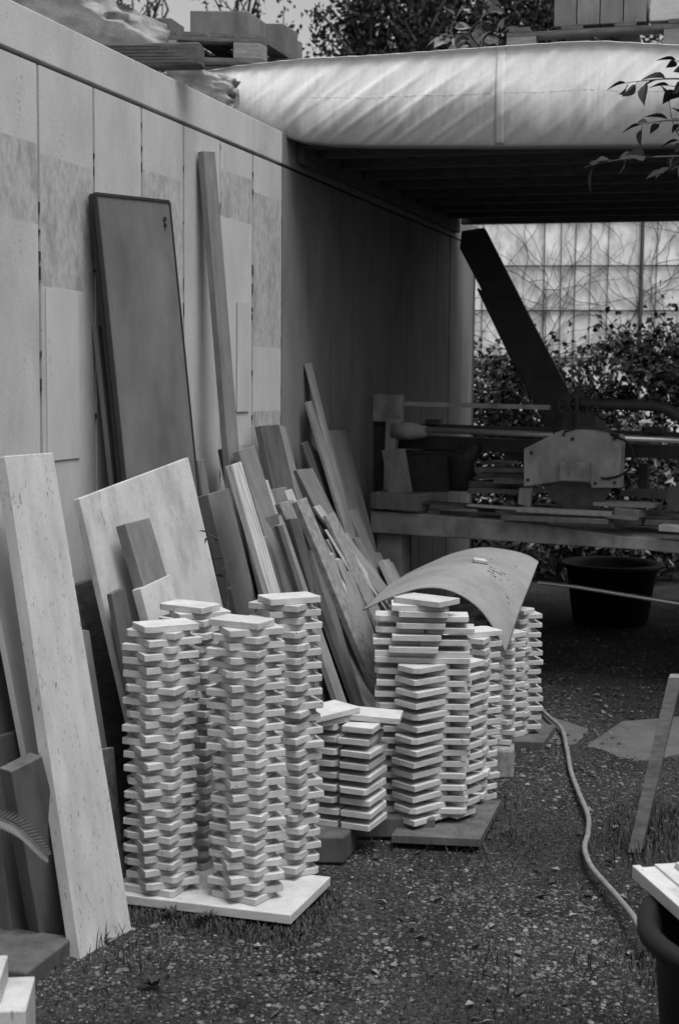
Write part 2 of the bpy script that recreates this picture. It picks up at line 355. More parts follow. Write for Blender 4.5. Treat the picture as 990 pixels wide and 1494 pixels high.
def tarp_pt(s, q):
    """s metres along the front, q 0 (hem tucked under) .. 1 (lying on top, at the back)"""
    top = lerp_tab(TOPT, s); bot = lerp_tab(BOTT, s)
    if q < .10: k = q/.10; z = bot+.002; y = .12*(1-k)+.02*k
    elif q < .70:
        k = (q-.10)/.60; z = bot+(top-bot)*k; y = .02-.026*math.sin(math.pi*min(1, k*1.05))**.8*(1-.35*k)
    elif q < .76: k = (q-.70)/.06; z = top+.012*math.sin(k*math.pi/2); y = .0+.06*k
    else: k = (q-.76)/.24; z = top+.012-.02*k; y = .06+.75*k
    wr = 0
    kz = max(0, min(1, (q-.1)/.6))
    for (fr, sl, ph, am, c0, wd) in [(19, -1.5, .3, .009, .35, .5), (37, -1.9, 1.1, .005, .6, .5), (13, -1.1, 2.0, .008, .0, .6), (41, -.7, 2.2, .002, 1.9, .5)]:
        wr += am*max(0, math.sin(fr*(s+sl*(z-2.9)*.8)+ph))**3.2*math.exp(-((s-c0)/wd)**2)*(.25+.75*math.sin(math.pi*min(1, kz*1.1+.05)))
    wr += .004*math.sin(57*s+3*math.sin(9*z))*math.exp(-((kz-.95)/.12)**2)
    for (fq, am, sl) in ((7, .005, -.9), (20, .003, -.4), (40, .0016, -.05)):
        t_ = NZ.noise(Vector((fq*(s+sl*(z-2.9)), 2.2*z, fq))); wr += am*(1-abs(t_)*3)*math.sin(math.pi*kz)**.5 if abs(t_) < .33 else 0
    return T0 + TD_*s + TB*(y-wr) + Z*z
tarp = thing('tarpaulin', T0+Z*2.72, 'white creased tarpaulin hanging over the front edge of the carport roof', 'tarpaulin')
g = MB(); ns = 760
qs = [0, .05, .1]+[.1+.6*i/46 for i in range(1, 47)]+[.72, .74, .76, .8, .85, .9, .95, 1.0]
g.grid([[tarp_pt(SL+(SR-SL)*i/ns, q) for i in range(ns+1)] for q in qs])
o = cloth_ = g.build('cloth', M['tarp'], tarp, smooth=True); so_ = o.modifiers.new('s', 'SOLIDIFY'); so_.thickness = .002
def s_of(x): # along-front distance of a photo column
    p = hit(x, 150, T0, TB); return (p-T0).dot(TD_)
g = MB(); sa = s_of(722); sb = s_of(735)
g.grid([[tarp_pt(sa+(sb-sa)*i/3, q)-TB*.004 for i in range(4)] for q in qs[3:-3]])
o = g.build('seam', M['tarp'], cloth_, smooth=True); so_ = o.modifiers.new('s', 'SOLIDIFY'); so_.thickness = .003
g = MB(); g.tube([tarp_pt(s_of(440+i*6), .42+.004*math.sin(i*.3))-TB*.000 for i in range(100)], .0010, 5); g.build('stitching', M['tarp'], cloth_)

# ------------------------------------------------------------------ boards leaning on the wall
def align(o, z_, x_):
    z_ = z_.normalized(); y_ = z_.cross(x_).normalized(); x_ = y_.cross(z_)
    Mx = Matrix((x_, y_, z_)).transposed().to_4x4(); o.data.transform(Mx.inverted()); o.rotation_euler = Mx.to_euler()
def board(name, label, TL, TR, LL, gap, th, m, base_off=None, dphi=0, group=None, cat='plank', bevel=.003, zb=-.015, parent=None):
    T = wal(TL[0], TL[1], gap+th)
    mm = ray(*TL).cross(ray(*LL))
    wd = Vector((math.sin(WY+rad(dphi)), math.cos(WY+rad(dphi)), 0))
    if base_off is None:
        e = mm.cross(WD).normalized()
        if e.z > 0: e = -e
    else:   # the edge meets the ground where the photo line, the ground and this distance from the wall meet
        # solve p.mm = CP.mm ; p.WN = W0.WN+base_off ; p.z=zb
        A = Matrix((mm, WN, Z)); B = Vector((CP.dot(mm), W0.dot(WN)+base_off, zb)); e = (A.inverted() @ B - T).normalized()
    n = wd.cross(e).normalized()
    if n.dot(CP-T) < 0: n = -n
    TRp = hit(TR[0], TR[1], T, n)
    BL = T+e*((zb-T.z)/e.z); BR = TRp+e*((zb-TRp.z)/e.z)
    g = MB(); g.prism([T, TRp, BR, BL], n*-th)
    if name is None: return (T, TRp, BR, BL, n, e)
    o = g.build(name, m, bevel=bevel); align(o, -e, wd)
    tag(o, label, cat, group)
    return o
GP = 'stone and timber offcuts leaning against the wall'
def B(name, label, TL, TR, LL, gap, th, m, bo=None, cat='plank', **k): return board(name, label, TL, TR, LL, gap, th, M[m], bo, cat=cat, group=GP, **k)
# sign-like framed panels
for (dx, gp, lab) in [(0, .045, 'front framed dark grey glossy panel leaning tall on the concrete wall'), (-6, .012, 'second dark framed panel just behind the tall grey framed panel')]:
    T, TR_, BR_, BL_, n, e = board(None, '', (140+dx, 280-dx*.3), (249+dx, 292-dx*.3), (183+dx, 700), gp, .015, None)
    th_ = thing('framed_panel', (BL_+BR_)/2, lab, 'panel', 'dark framed panels leaning on the wall')
    wv = (TR_-T).normalized(); ev = e
    fr = .011; W = (TR_-T).length
    def pp(a, b, c): return T + wv*a + ev*b + n*c
    Hh = (BL_-T).length
    g = MB(); g.prism([pp(fr, fr, -.004), pp(W-fr, fr, -.004), pp(W-fr, Hh-fr, -.004), pp(fr, Hh-fr, -.004)], n*-.009)
    g.build('pane', M['pane'], th_)
    g = MB(); r = .009
    out_ = [pp(r, 0, 0), pp(W-r, 0, 0), pp(W-.008, .008, 0), pp(W, r, 0), pp(W, Hh, 0), pp(0, Hh, 0), pp(0, r, 0), pp(.008, .008, 0)]
    inn = [pp(r+.004, fr, 0), pp(W-r-.004, fr, 0), pp(W-fr-.003, fr+.003, 0), pp(W-fr, r+.006, 0), pp(W-fr, Hh-fr, 0), pp(fr, Hh-fr, 0), pp(fr, r+.006, 0), pp(fr+.003, fr+.003, 0)]
    for i in range(8):
        j = (i+1) % 8; g.prism([out_[i], out_[j], inn[j], inn[i]], n*-.015)
    g.build('frame', M['frame'], th_, bevel=.002)
    if dx == 0:
        g = MB(); c = pp(W-.075, .075, .001); g.tube([c, c+n*.004], .010, 12); c = pp(W-.075, .098, .001); g.tube([c, c+n*.004], .008, 12)
        g.build('bolt', M['frame'], th_)
B('stone_strip', 'narrow mid grey strip between wall and left edge of the tall framed panels', (141, 474), (170, 478), (165, 700), .004, .02, 'grey1')
B('tall_plank', 'tallest thin grey plank leaning on the wall right of the framed panel', (297, 220), (314, 221), (332, 650), .01, .03, 'grey2', dphi=8)
B('stone_slab', 'large pale square-cut stone sheet with slanting top and dirty marks', (116, 727), (275, 667), (172, 968), .20, .025, 'pale_board', cat='slab', dphi=4)
B('stone_block', 'mid grey thick offcut propped on the face of the large pale sheet', (183, 764), (219, 755), (208, 850), .30, .04, 'grey1', dphi=6)
B('stone_block', 'short pale offcut in front of the grey offcut on the large pale sheet', (205, 858), (248, 838), (213, 888), .37, .035, 'pale_board', dphi=6)
B('stone_block', 'small dark offcut behind the left front tile stack', (163, 866), (183, 856), (178, 950), .34, .02, 'dark', dphi=6)
B('stone_strip', 'thin dark offcut with a light edge right of the large pale sheet', (288, 671), (298, 669), (305, 780), .10, .03, 'grey1')
B('stone_slab', 'broad grey slab with a short pale label near its top edge', (303, 721), (334, 712), (331, 834), .19, .05, 'grey1', cat='slab', dphi=10)
B('streaked_strip', 'narrow slab streaked white and black beside the broad grey slab', (337, 678), (352, 673), (393, 866), .33, .03, 'streak', dphi=8)
B('rounded_panel', 'dark panel with rounded corner standing behind the streaked strip', (323, 655), (338, 652), (335, 713), .05, .02, 'dark')
B('plank', 'long grey slab behind the streaked strip, with a darker left side', (348, 657), (372, 650), (386, 780), .17, .03, 'grey1', dphi=4)
B('plank', 'dark tall slab with brown black grain leaning near the dark part of the wall', (380, 621), (407, 619), (399, 713), .05, .03, 'dark')
B('plank', 'mid grey long plank leaning right beside the dark tall slab', (407, 619), (417, 623), (427, 700), .05, .025, 'grey1')
B('stone_strip', 'thin white-edged strip standing before the long grey slab', (384, 699), (391, 700), (400, 749), .22, .012, 'grey3', bo=.62)
B('plank', 'dark flat offcut half hidden behind the mottled strips', (394, 714), (418, 710), (406, 775), .20, .03, 'grey1', bo=.5)
B('stone_slab', 'wide smooth grey slab in the middle of the leaning offcuts', (387, 754), (406, 749), (406, 864), .27, .03, 'grey1', cat='slab', dphi=12)
B('stone_block', 'short smooth grey offcut right above the tall rear tile stack', (375, 785), (391, 781), (395, 864), .34, .03, 'grey1', dphi=8)
B('stone_strip', 'pale narrow strip right of the wide smooth grey slab', (409, 748), (419, 745), (438, 864), .27, .02, 'grey3', bo=.6)
B('mottled_strip', 'mottled black and grey strip with rough face among the offcuts', (407, 734), (427, 728), (455, 840), .26, .03, 'speck', bo=.66)
B('stone_strip', 'little pale chip of strip poking out above the mottled strip', (415, 716), (426, 713), (429, 750), .22, .015, 'grey3', bo=.6)
B('speckled_strip', 'long speckled grey strip with a bright left edge crossing the heap', (433, 731), (447, 725), (519, 937), .35, .03, 'speck', bo=.85, dphi=8)
B('plank', 'light brown-grey plank with flat top left of the long tall strip', (432, 685), (456, 683), (462, 745), .12, .03, 'grey2', bo=.62)
B('stone_strip', 'pale sharp-edged strip slanting right beneath the flat-topped plank', (458, 739), (467, 736), (488, 782), .27, .015, 'grey3', bo=.8)
B('stone_strip', 'short pale strip leaning beside two thin black rods of stone', (472, 788), (480, 786), (489, 822), .34, .02, 'grey2', bo=.8)
B('stone_strip', 'very thin dark rod of stone slanting across the right of the heap', (474, 772), (477, 772), (509, 831), .36, .008, 'grey3', bo=.85)
B('plank', 'light wide plank slanting towards the curved sheet', (489, 782), (505, 777), (545, 855), .30, .03, 'grey2', bo=.90, dphi=6)
B('stone_beam', 'thick squared beam of grey stone with drilled holes behind the arched sheet', (488, 830), (513, 834), (539, 967), .38, .06, 'grey2', bo=.86, dphi=14)
B('plank', 'thick plank with a black rough side near the end of the heap', (509, 745), (521, 742), (545, 834), .15, .04, 'grey2', bo=.62)
B('long_strip', 'tall thin light strip rising highest in the shaded part of the wall', (448, 586), (458, 584), (504, 774), .03, .02, 'grey2')
B('long_strip', 'slender darker strip with highest tip just behind the tall light strip', (446, 531), (454, 529), (461, 590), .004, .012, 'grey2')
B('stone_slab', 'wide dim slab leaning in shade right of the tall light strip', (478, 628), (504, 627), (504, 728), .03, .025, 'grey1', cat='slab')
B('stone_strip', 'dark short strip in the shade left of the tall light strip', (441, 647), (449, 643), (456, 690), .05, .02, 'dark', bo=.45)
B('stone_strip', 'rough black strip tucked under the tall light strip', (456, 650), (464, 660), (490, 765), .04, .02, 'dark')
B('stone_block', 'short stub of pale strip right of the flat-topped plank', (493, 730), (503, 728), (510, 775), .10, .02, 'grey2', bo=.5)
B('plank', 'wide pale plank low behind the rear tile stack, going down right', (462, 868), (480, 866), (498, 950), .42, .03, 'grey2', bo=.84, dphi=10)
B('stone_block', 'stubby grey block leaning low between the tile stacks', (481, 956), (495, 948), (517, 1005), .50, .04, 'grey2', bo=.98, dphi=10)
B('stone_block', 'low dark block with a notch behind the stubby grey block', (500, 940), (517, 935), (530, 985), .45, .035, 'grey1', bo=.85, dphi=8)
rs = random.Random(17); tones = [('grey1', 'dark'), ('grey2', 'mid grey'), ('grey3', 'pale'), ('speck', 'rough speckled'), ('dark', 'blackish')]
def strips(n, x0, x1, yf, k0, k1, gp0, gp1, where, wmin=6, wmax=14):
    for i in range(n):
        x = x0+(x1-x0)*(i+.5)/n+rs.uniform(-4, 4); y = yf(x)+rs.uniform(-16, 16); w_ = rs.uniform(wmin, wmax); k = rs.uniform(k0, k1)
        tn = tones[rs.choice((0, 1, 1, 2, 2, 3, 4))]
        B('stone_strip', 'narrow %s strip, %s from left in the row %s' % (tn[1], ORDL[i], where), (x, y), (x+w_, y-w_*rs.uniform(-.1, .5)), (x+k*80, y+80), rs.uniform(gp0, gp1), rs.uniform(.012, .03), tn[0], bo=rs.uniform(.6, .85), dphi=rs.uniform(-4, 10))
ORDL = ['first', 'second', 'third', 'fourth', 'fifth', 'sixth', 'seventh', 'eighth', 'ninth', 'tenth', 'eleventh', 'twelfth']
strips(9, 455, 560, lambda x: 735+(x-455)*.95, .33, .5, .16, .34, 'under the tall light strips')
strips(8, 395, 470, lambda x: 745+(x-395)*.75, .2, .36, .30, .42, 'just above the rear front stack')
strips(7, 500, 585, lambda x: 800+(x-500)*.45, .35, .6, .2, .34, 'left of the arched sheet', 6, 11)
strips(8, 438, 505, lambda x: 768+(x-438)*1.1, .28, .42, .36, .48, 'left of the thick squared beam', 7, 13)
strips(5, 340, 395, lambda x: 700+(x-340)*.5, .12, .25, .12, .2, 'behind the streaked strip', 5, 9)
# small offcuts lying at the end of the heap
rp = random.Random(3)
lab = ['small pale offcut tipped against the heap under the saw table', 'small dark offcut lying beside the pale one under the saw table', 'small grey offcut nearest the arched sheet',
       'tiny offcut on its edge left of the saw table leg', 'flat dusty offcut at the foot of the heap by the table']
for i, (x, y) in enumerate([(548, 838), (560, 832), (572, 838), (582, 845), (556, 850)]):
    g = MB(); c = dep(x, y, 7.6+.05*i); a = rp.uniform(.3, 1.2); A_ = Vector((math.cos(a)*.4, math.sin(a)*.3, .8)).normalized()
    s_ = A_.cross(Vector((1, -.3, .2))).normalized()
    g.prism([c-s_*.03, c+s_*.03, c+s_*.03-A_*.5, c-s_*.03-A_*.5], A_.cross(s_)*.03)
    tag(g.build('stone_offcut', M['grey2'], bevel=.002), lab[i], 'offcut', GP)

# slabs at the left edge of the yard
def slab_ground(name, label, BL, TL, TR, BR, gap, th, m, dz=0, group=None):
    """corner BL stands on the ground; TL lies in front of the wall; TR and BR follow the photo in the same plane"""
    b = gnd(*BL); T = wal(TL[0], TL[1], gap)
    wd = gnd(*BR)-b; e = T-b; n = wd.cross(e).normalized()
    if n.dot(CP-b) < 0: n = -n
    t2 = hit(TR[0], TR[1], b, n); b2 = gnd(*BR)
    g = MB(); g.prism([T, t2, b2+e*-.01, b+e*-.01], n*-th)
    o = g.build(name, m, bevel=.003); align(o, e, wd); tag(o, label, 'slab', group); return o
GL = 'stone slabs leaning at the left edge'
slab_ground('travertine_slab', 'tall pale travertine slab full of dark veins, nearest the camera on the left', (118, 1400), (8, 665), (78, 660), (192, 1352), .30, .04, M['trav'], group=GL)
slab_ground('stone_slab', 'thick dark slab with a lighter side standing left of the tall travertine slab', (62, 1385), (16, 1126), (62, 1103), (125, 1360), .42, .05, M['dark'], group=GL)
slab_ground('stone_slab', 'dark slab at the left picture edge with its upper corner higher than its neighbour', (20, 1385), (-14, 1078), (58, 1058), (96, 1340), .26, .04, M['dark'], group=GL)
slab_ground('stone_slab', 'smooth dark grey sheet behind the other slabs at the left edge', (0, 1370), (-60, 915), (38, 905), (100, 1310), .16, .02, M['grey1'], group=GL)
B('stone_slab', 'light stone sheet ending half-way up, behind the left edge of the tall travertine slab', (-40, 690), (22, 680), (0, 900), .14, .02, 'conc_c', cat='slab')
B('stone_slab', 'thin grey slab with a rounded corner peeping out right of the tall travertine slab', (118, 918), (131, 920), (138, 1050), .22, .02, 'grey2', cat='slab', dphi=8)
B('stone_slab', 'speckled dark slab corner between the travertine slab and the first tile stack', (140, 1095), (167, 1090), (156, 1300), .30, .02, 'speck', cat='slab', dphi=8)
g = MB(); c0 = gnd(-20, 1412); g.box(c0+Vector((.02, .03, -.01)), WD*.13, WN*.17, (0, 0, .06)); tag(g.build('stone_block', M['dark'], bevel=.006), 'flat dark stone lying under the dark slabs at the left edge', 'block')
B('timber_offcut', 'black wooden wedge showing in the gap left of the large pale sheet', (112, 853), (141, 843), (121, 900), .05, .05, 'wood_dark', cat='timber')

# foreground pale stepped stone, bottom left
st = thing('stepped_stone', gnd(0, 1480, 0), 'pale stepped stone block in the bottom left corner of the yard', 'block')
c = gnd(38, 1474, .30)
g = MB(); ax = Vector((1, .10, 0)).normalized(); ay = Vector((-.10, 1, 0))
g.prism([c-ax*.5, c, c+ay*.17, c+ay*.17-ax*.5], (0, 0, -.34)); g.build('lower_step', M['pale_board'], st, bevel=.004)
c2 = c+ay*.035-ax*.055+Z*.001
g = MB(); g.prism([c2-ax*.4, c2, c2+ay*.12, c2+ay*.12-ax*.4], (0, 0, .055)); g.build('upper_step', M['pale_board'], st, bevel=.004)

# ------------------------------------------------------------------ stacked stone tiles
TT = .0208
def tile_mesh(L_, W_, seed):
    r = random.Random(seed); bm = bmesh.new()
    pts = [(-L_/2, -W_/2), (L_/2, -W_/2), (L_/2, W_/2), (-L_/2, W_/2)]
    poly = []
    for i, (x, y) in enumerate(pts):
        if r.random() < .3:
            c = r.uniform(.004, .02); sx = 1 if x > 0 else -1; sy = 1 if y > 0 else -1
            a = (x-sx*c, y); b = (x, y-sy*c*r.uniform(.4, 1.2))
            poly += ([b, a] if (i in (0, 2)) else [a, b]) if i in (1, 3) else [b, a]
        else: poly.append((x+r.uniform(-.001, .001), y+r.uniform(-.001, .001)))
    # order by angle keeps the outline simple
    poly.sort(key=lambda q: math.atan2(q[1]*L_/W_, q[0]))
    vb = [bm.verts.new((x, y, 0)) for x, y in poly]; f = bm.faces.new(vb)
    ex = bmesh.ops.extrude_face_region(bm, geom=[f]); vt = [e for e in ex['geom'] if isinstance(e, bmesh.types.BMVert)]
    for q in vt: q.co.z += TT-.0006; q.co.x += r.uniform(-.0006, .0006)
    bmesh.ops.bevel(bm, geom=list(bm.edges), offset=.0012, segments=1, affect='EDGES')
    bmesh.ops.recalc_face_normals(bm, faces=bm.faces)
    me = bpy.data.meshes.new('stone_tile'); bm.to_mesh(me); bm.free(); me.materials.append(M['tile']); return me
VAR = [tile_mesh(.173, .110, i) for i in range(10)]
VARB = [tile_mesh(.20, .13, 50+i) for i in range(5)]
ORD = ['topmost', 'second', 'third', 'fourth', 'fifth', 'sixth', 'seventh', 'eighth', 'ninth', 'tenth', 'eleventh', 'twelfth', 'thirteenth', 'fourteenth', 'fifteenth', 'sixteenth', 'seventeenth', 'eighteenth', 'nineteenth', 'twentieth']
TENS = {20: 'twenty', 30: 'thirty', 40: 'forty', 50: 'fifty'}
def ordw(i):
    if i < 20: return ORD[i]
    n = i+1; t = n//10*10; u = n % 10
    if u == 0: return {30: 'thirtieth', 40: 'fortieth', 50: 'fiftieth'}[n]
    return TENS[t]+'-'+['', 'first', 'second', 'third', 'fourth', 'fifth', 'sixth', 'seventh', 'eighth', 'ninth'][u]
NT = [0]; stuff = MB()
def put_tile(x, y, z, rot, label=None, grp='pale stone tiles piled in stacks', tilt=(0, 0), var=None, big=False):
    me = (VARB if big else VAR)[var if var is not None else random.randrange(5 if big else 10)]
    if label is None:
        R = Matrix.Translation((x, y, z)) @ Matrix.Rotation(rot, 4, 'Z'); n = len(stuff.v)
        stuff.v += [R @ v.co for v in me.vertices]
        for p in me.polygons: stuff.f.append(tuple(n+i for i in p.vertices)); stuff.m.append(0)
        return
    o = bpy.data.objects.new('stone_tile', me); COL.objects.link(o); o.location = (x, y, z); o.rotation_euler = (tilt[0], tilt[1], rot)
    tag(o, label, 'tile', grp); NT[0] += 1
# pose table: list of (dx, dy, rot) per layer kind
def zig(r, half=.030, th=27):      # single crossing tiles, shifted left and right in turn
    return [[(-half, 0, -rad(th))], [(half, 0, rad(th))]]
def stack(cx, cy, z0, n, kinds, name, rot=0, jit=.007, jr=5.5, skip_lab=0, drift=None, seed=0):
    """n layers, kinds(i) -> list of (dx,dy,rot[,side word]) ; layers below skip_lab stay in the uncounted rest"""
    r = random.Random(seed); ca, sa = math.cos(rot), math.sin(rot); wx = wy = wr = 0
    for i in range(n):
        wx += r.gauss(0, .0014); wy += r.gauss(0, .0014); wr += r.gauss(0, .010); wx *= .95; wy *= .95; wr *= .93
        bump = r.random() < .08
        for t_ in kinds(i):
            dx, dy, ro = t_[:3]; side = t_[3] if len(t_) > 3 else None
            x = dx+wx+r.gauss(0, jit*.45)+(r.uniform(-.012, .012) if bump else 0); y = dy+wy+r.gauss(0, jit*.45)
            lab_ = None
            if i >= skip_lab:
                k = n-1-i
                lab_ = ('%s tile from the top' % ordw(k) if k else 'topmost tile') + (' on the %s side' % side if side else '') + ' of ' + name
            put_tile(cx+x*ca-y*sa, cy+x*sa+y*ca, z0+i*TT, ro+rot+wr+rad(r.gauss(0, jr*.45)), lab_)
def base_slab(name, label, pts, th, z0, m):
    P = [gnd(x, y, z0+th) for x, y in pts]; 
    P.append(P[0]+(P[2]-P[1]))
    g = MB(); g.prism(P, (0, 0, -th)); o = g.build(name, m, bevel=.003); tag(o, label, 'slab'); return P
BS = base_slab('base_slab', 'flat pale stone slab on the ground under the four front tile stacks', [(150, 1302), (424, 1335), (482, 1279)], .03, 0, M['tile'])
zb = .031
def zz(half, th, flip=0, tb=None):
    tb = tb or th
    K = [[(-half, 0, -rad(th))], [(half, 0, rad(tb))]]
    return lambda i: K[(i+flip) % 2]
c = gnd(236, 1296, zb); stack(c.x, c.y, zb, 40, zz(.014, 19, 0, 31), 'the front left tile stack', rot=rad(-4), seed=1)
c = gnd(359, 1306, zb); stack(c.x, c.y, zb, 41, zz(.015, 26, 0, 24), 'the front middle tile stack', rot=rad(-2), seed=2)
c = gnd(418, 1272, zb); stack(c.x, c.y, zb, 43, zz(.013, 28, 1, 22), 'the rear tile stack beside the short pile', rot=rad(4), seed=5)
c = gnd(285, 1258, zb); stack(c.x, c.y, zb, 41, zz(.015, 25), 'the hidden rear tile stack between the two front stacks', rot=0, seed=4, skip_lab=21)

# short pile on a dark block
c = gnd(512, 1200, .085)
g = MB(); q = gnd(480, 1258); g.box(q+Vector((-.02, .08, -.01)), Vector((.09, .0, 0)), Vector((.02, .07, 0)), (0, 0, .095)); tag(g.build('stone_block', M['dark'], bevel=.008), 'rough dark block carrying the short tile pile', 'block')
g = MB(); q = gnd(585, 1222); g.box(q+Vector((-.02, .07, -.01)), Vector((.14, .0, 0)), Vector((.0, .05, 0)), (0, 0, .075)); tag(g.build('stone_block', M['dark'], bevel=.008), 'low dark block between the short pile and the taller right stacks', 'block')
def short_kinds(i):
    if i % 2 == 0: return [(-.062, 0, rad(90), 'left'), (.058, 0, rad(90), 'right')]
    return [(0, .035, rad(0))]
stack(c.x-.01, c.y+.02, .085, 17, short_kinds, 'the short tile pile', rot=rad(-22), seed=7, jit=.008, jr=5)
zt = .085+17*TT
put_tile(c.x-.075, c.y+.03, zt, rad(40), 'broad loose tile lying left on top of the short tile pile', tilt=(rad(2), 0), big=True)
put_tile(c.x+.07, c.y+.05, zt+.002, rad(-8), 'loose tile lying right on top of the short tile pile', tilt=(0, rad(3)), big=True)
put_tile(c.x-.09, c.y-.0, zt+TT+.004, rad(42), 'uppermost loose tile with a ragged edge on the short tile pile', tilt=(rad(1), rad(-2)), big=True)

# right front group of stacks on a dark slab
BS2 = base_slab('base_slab', 'dark flat slab on the ground under the right tile stacks', [(570, 1218), (700, 1224), (730, 1168)], .03, 0, M['dark'])
c = gnd(612, 1188, .05)
def c3(i):
    if i >= 28:
        if (i-28) % 2 == 0: return [(-.082, .01, 0, 'left'), (.082, .01, 0, 'right')]
        return [(-.0+.006*(i-34), -.028, 0)]
    if i % 2 == 0: return [(0, -.055, rad(45), 'front'), (.12, .045, rad(-38), 'right')]
    return [(-.082, .0, 0, 'left'), (.082, .0, 0, 'right')]
C3X, C3Y = c.x, c.y+.02
stack(C3X, C3Y, 0.045, 36, c3, 'the broad right tile stack', rot=rad(-3), seed=9, jit=.008, jr=5)
zt = .045+36*TT
put_tile(C3X-.01, C3Y+.0, zt, rad(-1), 'wide tile under the slanted top tile of the broad right stack', var=0, big=True)
put_tile(C3X+.012, C3Y-.01, zt+TT, rad(-38), 'slanted top tile crowning the broad right tile stack', var=1, big=True)
c = gnd(684, 1168, .035)
C4 = (c.x, c.y+.04); stack(C4[0], C4[1], .031, 31, zz(.014, 28, 1, 22), 'the tall stack right behind the broad right stack', rot=rad(10), seed=12)
# stacks under the bent sheet
q = gnd(735, 1135)
g = MB(); g.box(q+Vector((0, .09, -.01)), Vector((.05, 0, 0)), Vector((.01, .08, 0)), (0, 0, .125)); tag(g.build('stone_block', M['speck'], bevel=.012), 'rough broken block on the ground under the stacks of the arched sheet', 'block')
C5 = (q.x-.02, q.y+.13); C6 = (dep(760, 1080, 6.25).x-.02, 6.3); 
stack(C5[0], C5[1], .12, 22, zz(.016, 25), 'the stack on the rough broken block', rot=rad(8), seed=14, skip_lab=99)
stack(C6[0]-.0, C6[1], .03, 27, zz(.016, 24), 'the rear stack', rot=rad(-14), seed=15, skip_lab=99)
stack(C6[0]-.24, C6[1]+.05, .03, 28, zz(.016, 26), 'x', rot=rad(5), seed=16, skip_lab=99)
stack(C6[0]-.47, C6[1]-.05, .03, 29, zz(.016, 26), 'x', rot=rad(5), seed=17, skip_lab=99)
stack(C5[0]-.2, C5[1]+.12, .03, 27, zz(.016, 26), 'x', rot=rad(-5), seed=18, skip_lab=99)
o = stuff.build('stone_tiles', M['tile'], origin=(0, 0, 0), fixn=False); tag(o, 'pale stone tiles stacked below the arched sheet and deep behind the front stacks', 'tiles', kind='stuff')
g = MB(); g.box(Vector((C6[0]-.15, C6[1], -.02)), Vector((.3, -.03, 0)), Vector((.05, .16, 0)), (0, 0, .048)); tag(g.build('base_slab', M['dark'], bevel=.004), 'dark slab under the rearmost tile stacks', 'slab')

# arched sheet lying over the rear stacks
def crv(P, n):
    out = []
    for i in range(n+1):
        t = i/n*(len(P)-1); k = min(int(t), len(P)-2); f = t-k
        p0 = P[max(k-1, 0)]; p1 = P[k]; p2 = P[k+1]; p3 = P[min(k+2, len(P)-1)]
        out.append(.5*((2*p1)+(p2-p0)*f+(2*p0-5*p1+4*p2-p3)*f*f+(3*p1-p0-3*p2+p3)*f**3))
    return out
fr_ = crv([dep(528, 889, 5.62), dep(565, 871, 5.60), dep(612, 857, 5.58), dep(655, 861, 5.55), dep(695, 884, 5.52), dep(722, 918, 5.50), dep(738, 951, 5.50)], 40)
bk_ = crv([dep(590, 838, 6.75), dep(625, 822, 6.75), dep(665, 806, 6.75), dep(705, 798, 6.72), dep(745, 802, 6.68), dep(770, 810, 6.62), dep(785, 820, 6.55)], 40)
g = MB(); rows = []
for i in range(31):
    k = i/30; rows.append([a.lerp(b, k)+Z*.012*math.sin(math.pi*k)+Vector((0, 0, -.0025*math.sin(9*k+j*.2))) for j, (a, b) in enumerate(zip(fr_, bk_))])
g.grid(rows); arch = thing('bent_sheet', (fr_[20]+bk_[20])/2-Z*.1, 'thin pale sheet bent into an arch over the rear tile stacks', 'sheet')
o = g.build('sheet', M['sheet'], arch, smooth=True); s_ = o.modifiers.new('s', 'SOLIDIFY'); s_.thickness = .007; s_.offset = -1
rp = random.Random(8)
for (i0, j0, si) in [(15+rp.gauss(0, 1), 27+rp.gauss(0, 2.5), rp.uniform(.003, .010)) for _ in range(22)] + [(10, 33, .009), (9, 34, .006), (20, 24, .006), (22, 31, .006)]:
    i1, j1 = int(i0), int(j0); p = rows[i1][j1]
    nn = (rows[i1+1][j1]-rows[i1][j1]).cross(rows[i1][j1+1]-rows[i1][j1]).normalized(); nn = nn if nn.z > 0 else -nn
    a = (rows[i1][j1+1]-rows[i1][j1]).normalized(); b = nn.cross(a)
    g = MB(); g.prism([p+nn*.003+a*math.cos(t*.35)*si*1.3*rp.uniform(.35, 1)+b*math.sin(t*.35)*si*.5*rp.uniform(.3, 1) for t in range(18)], nn*.001)
    g.build('flaked_patch', M['soot'], arch)
p = rows[17][22]
g = MB(); nn = (rows[18][22]-rows[17][22]).cross(rows[17][23]-rows[17][22]).normalized(); nn = nn if nn.z > 0 else -nn
a = Vector((1, .1, 0)); a = (a-nn*a.dot(nn)).normalized(); b = nn.cross(a)
g.prism([p+nn*.002-a*.03-b*.02, p+nn*.002+a*.035-b*.025, p+nn*.002+a*.03+b*.025, p+nn*.002-a*.025+b*.02], nn*.014)
tag(g.build('stone_chip', M['tile'], bevel=.002), 'small pale stone chip lying on top of the arched sheet', 'stone')

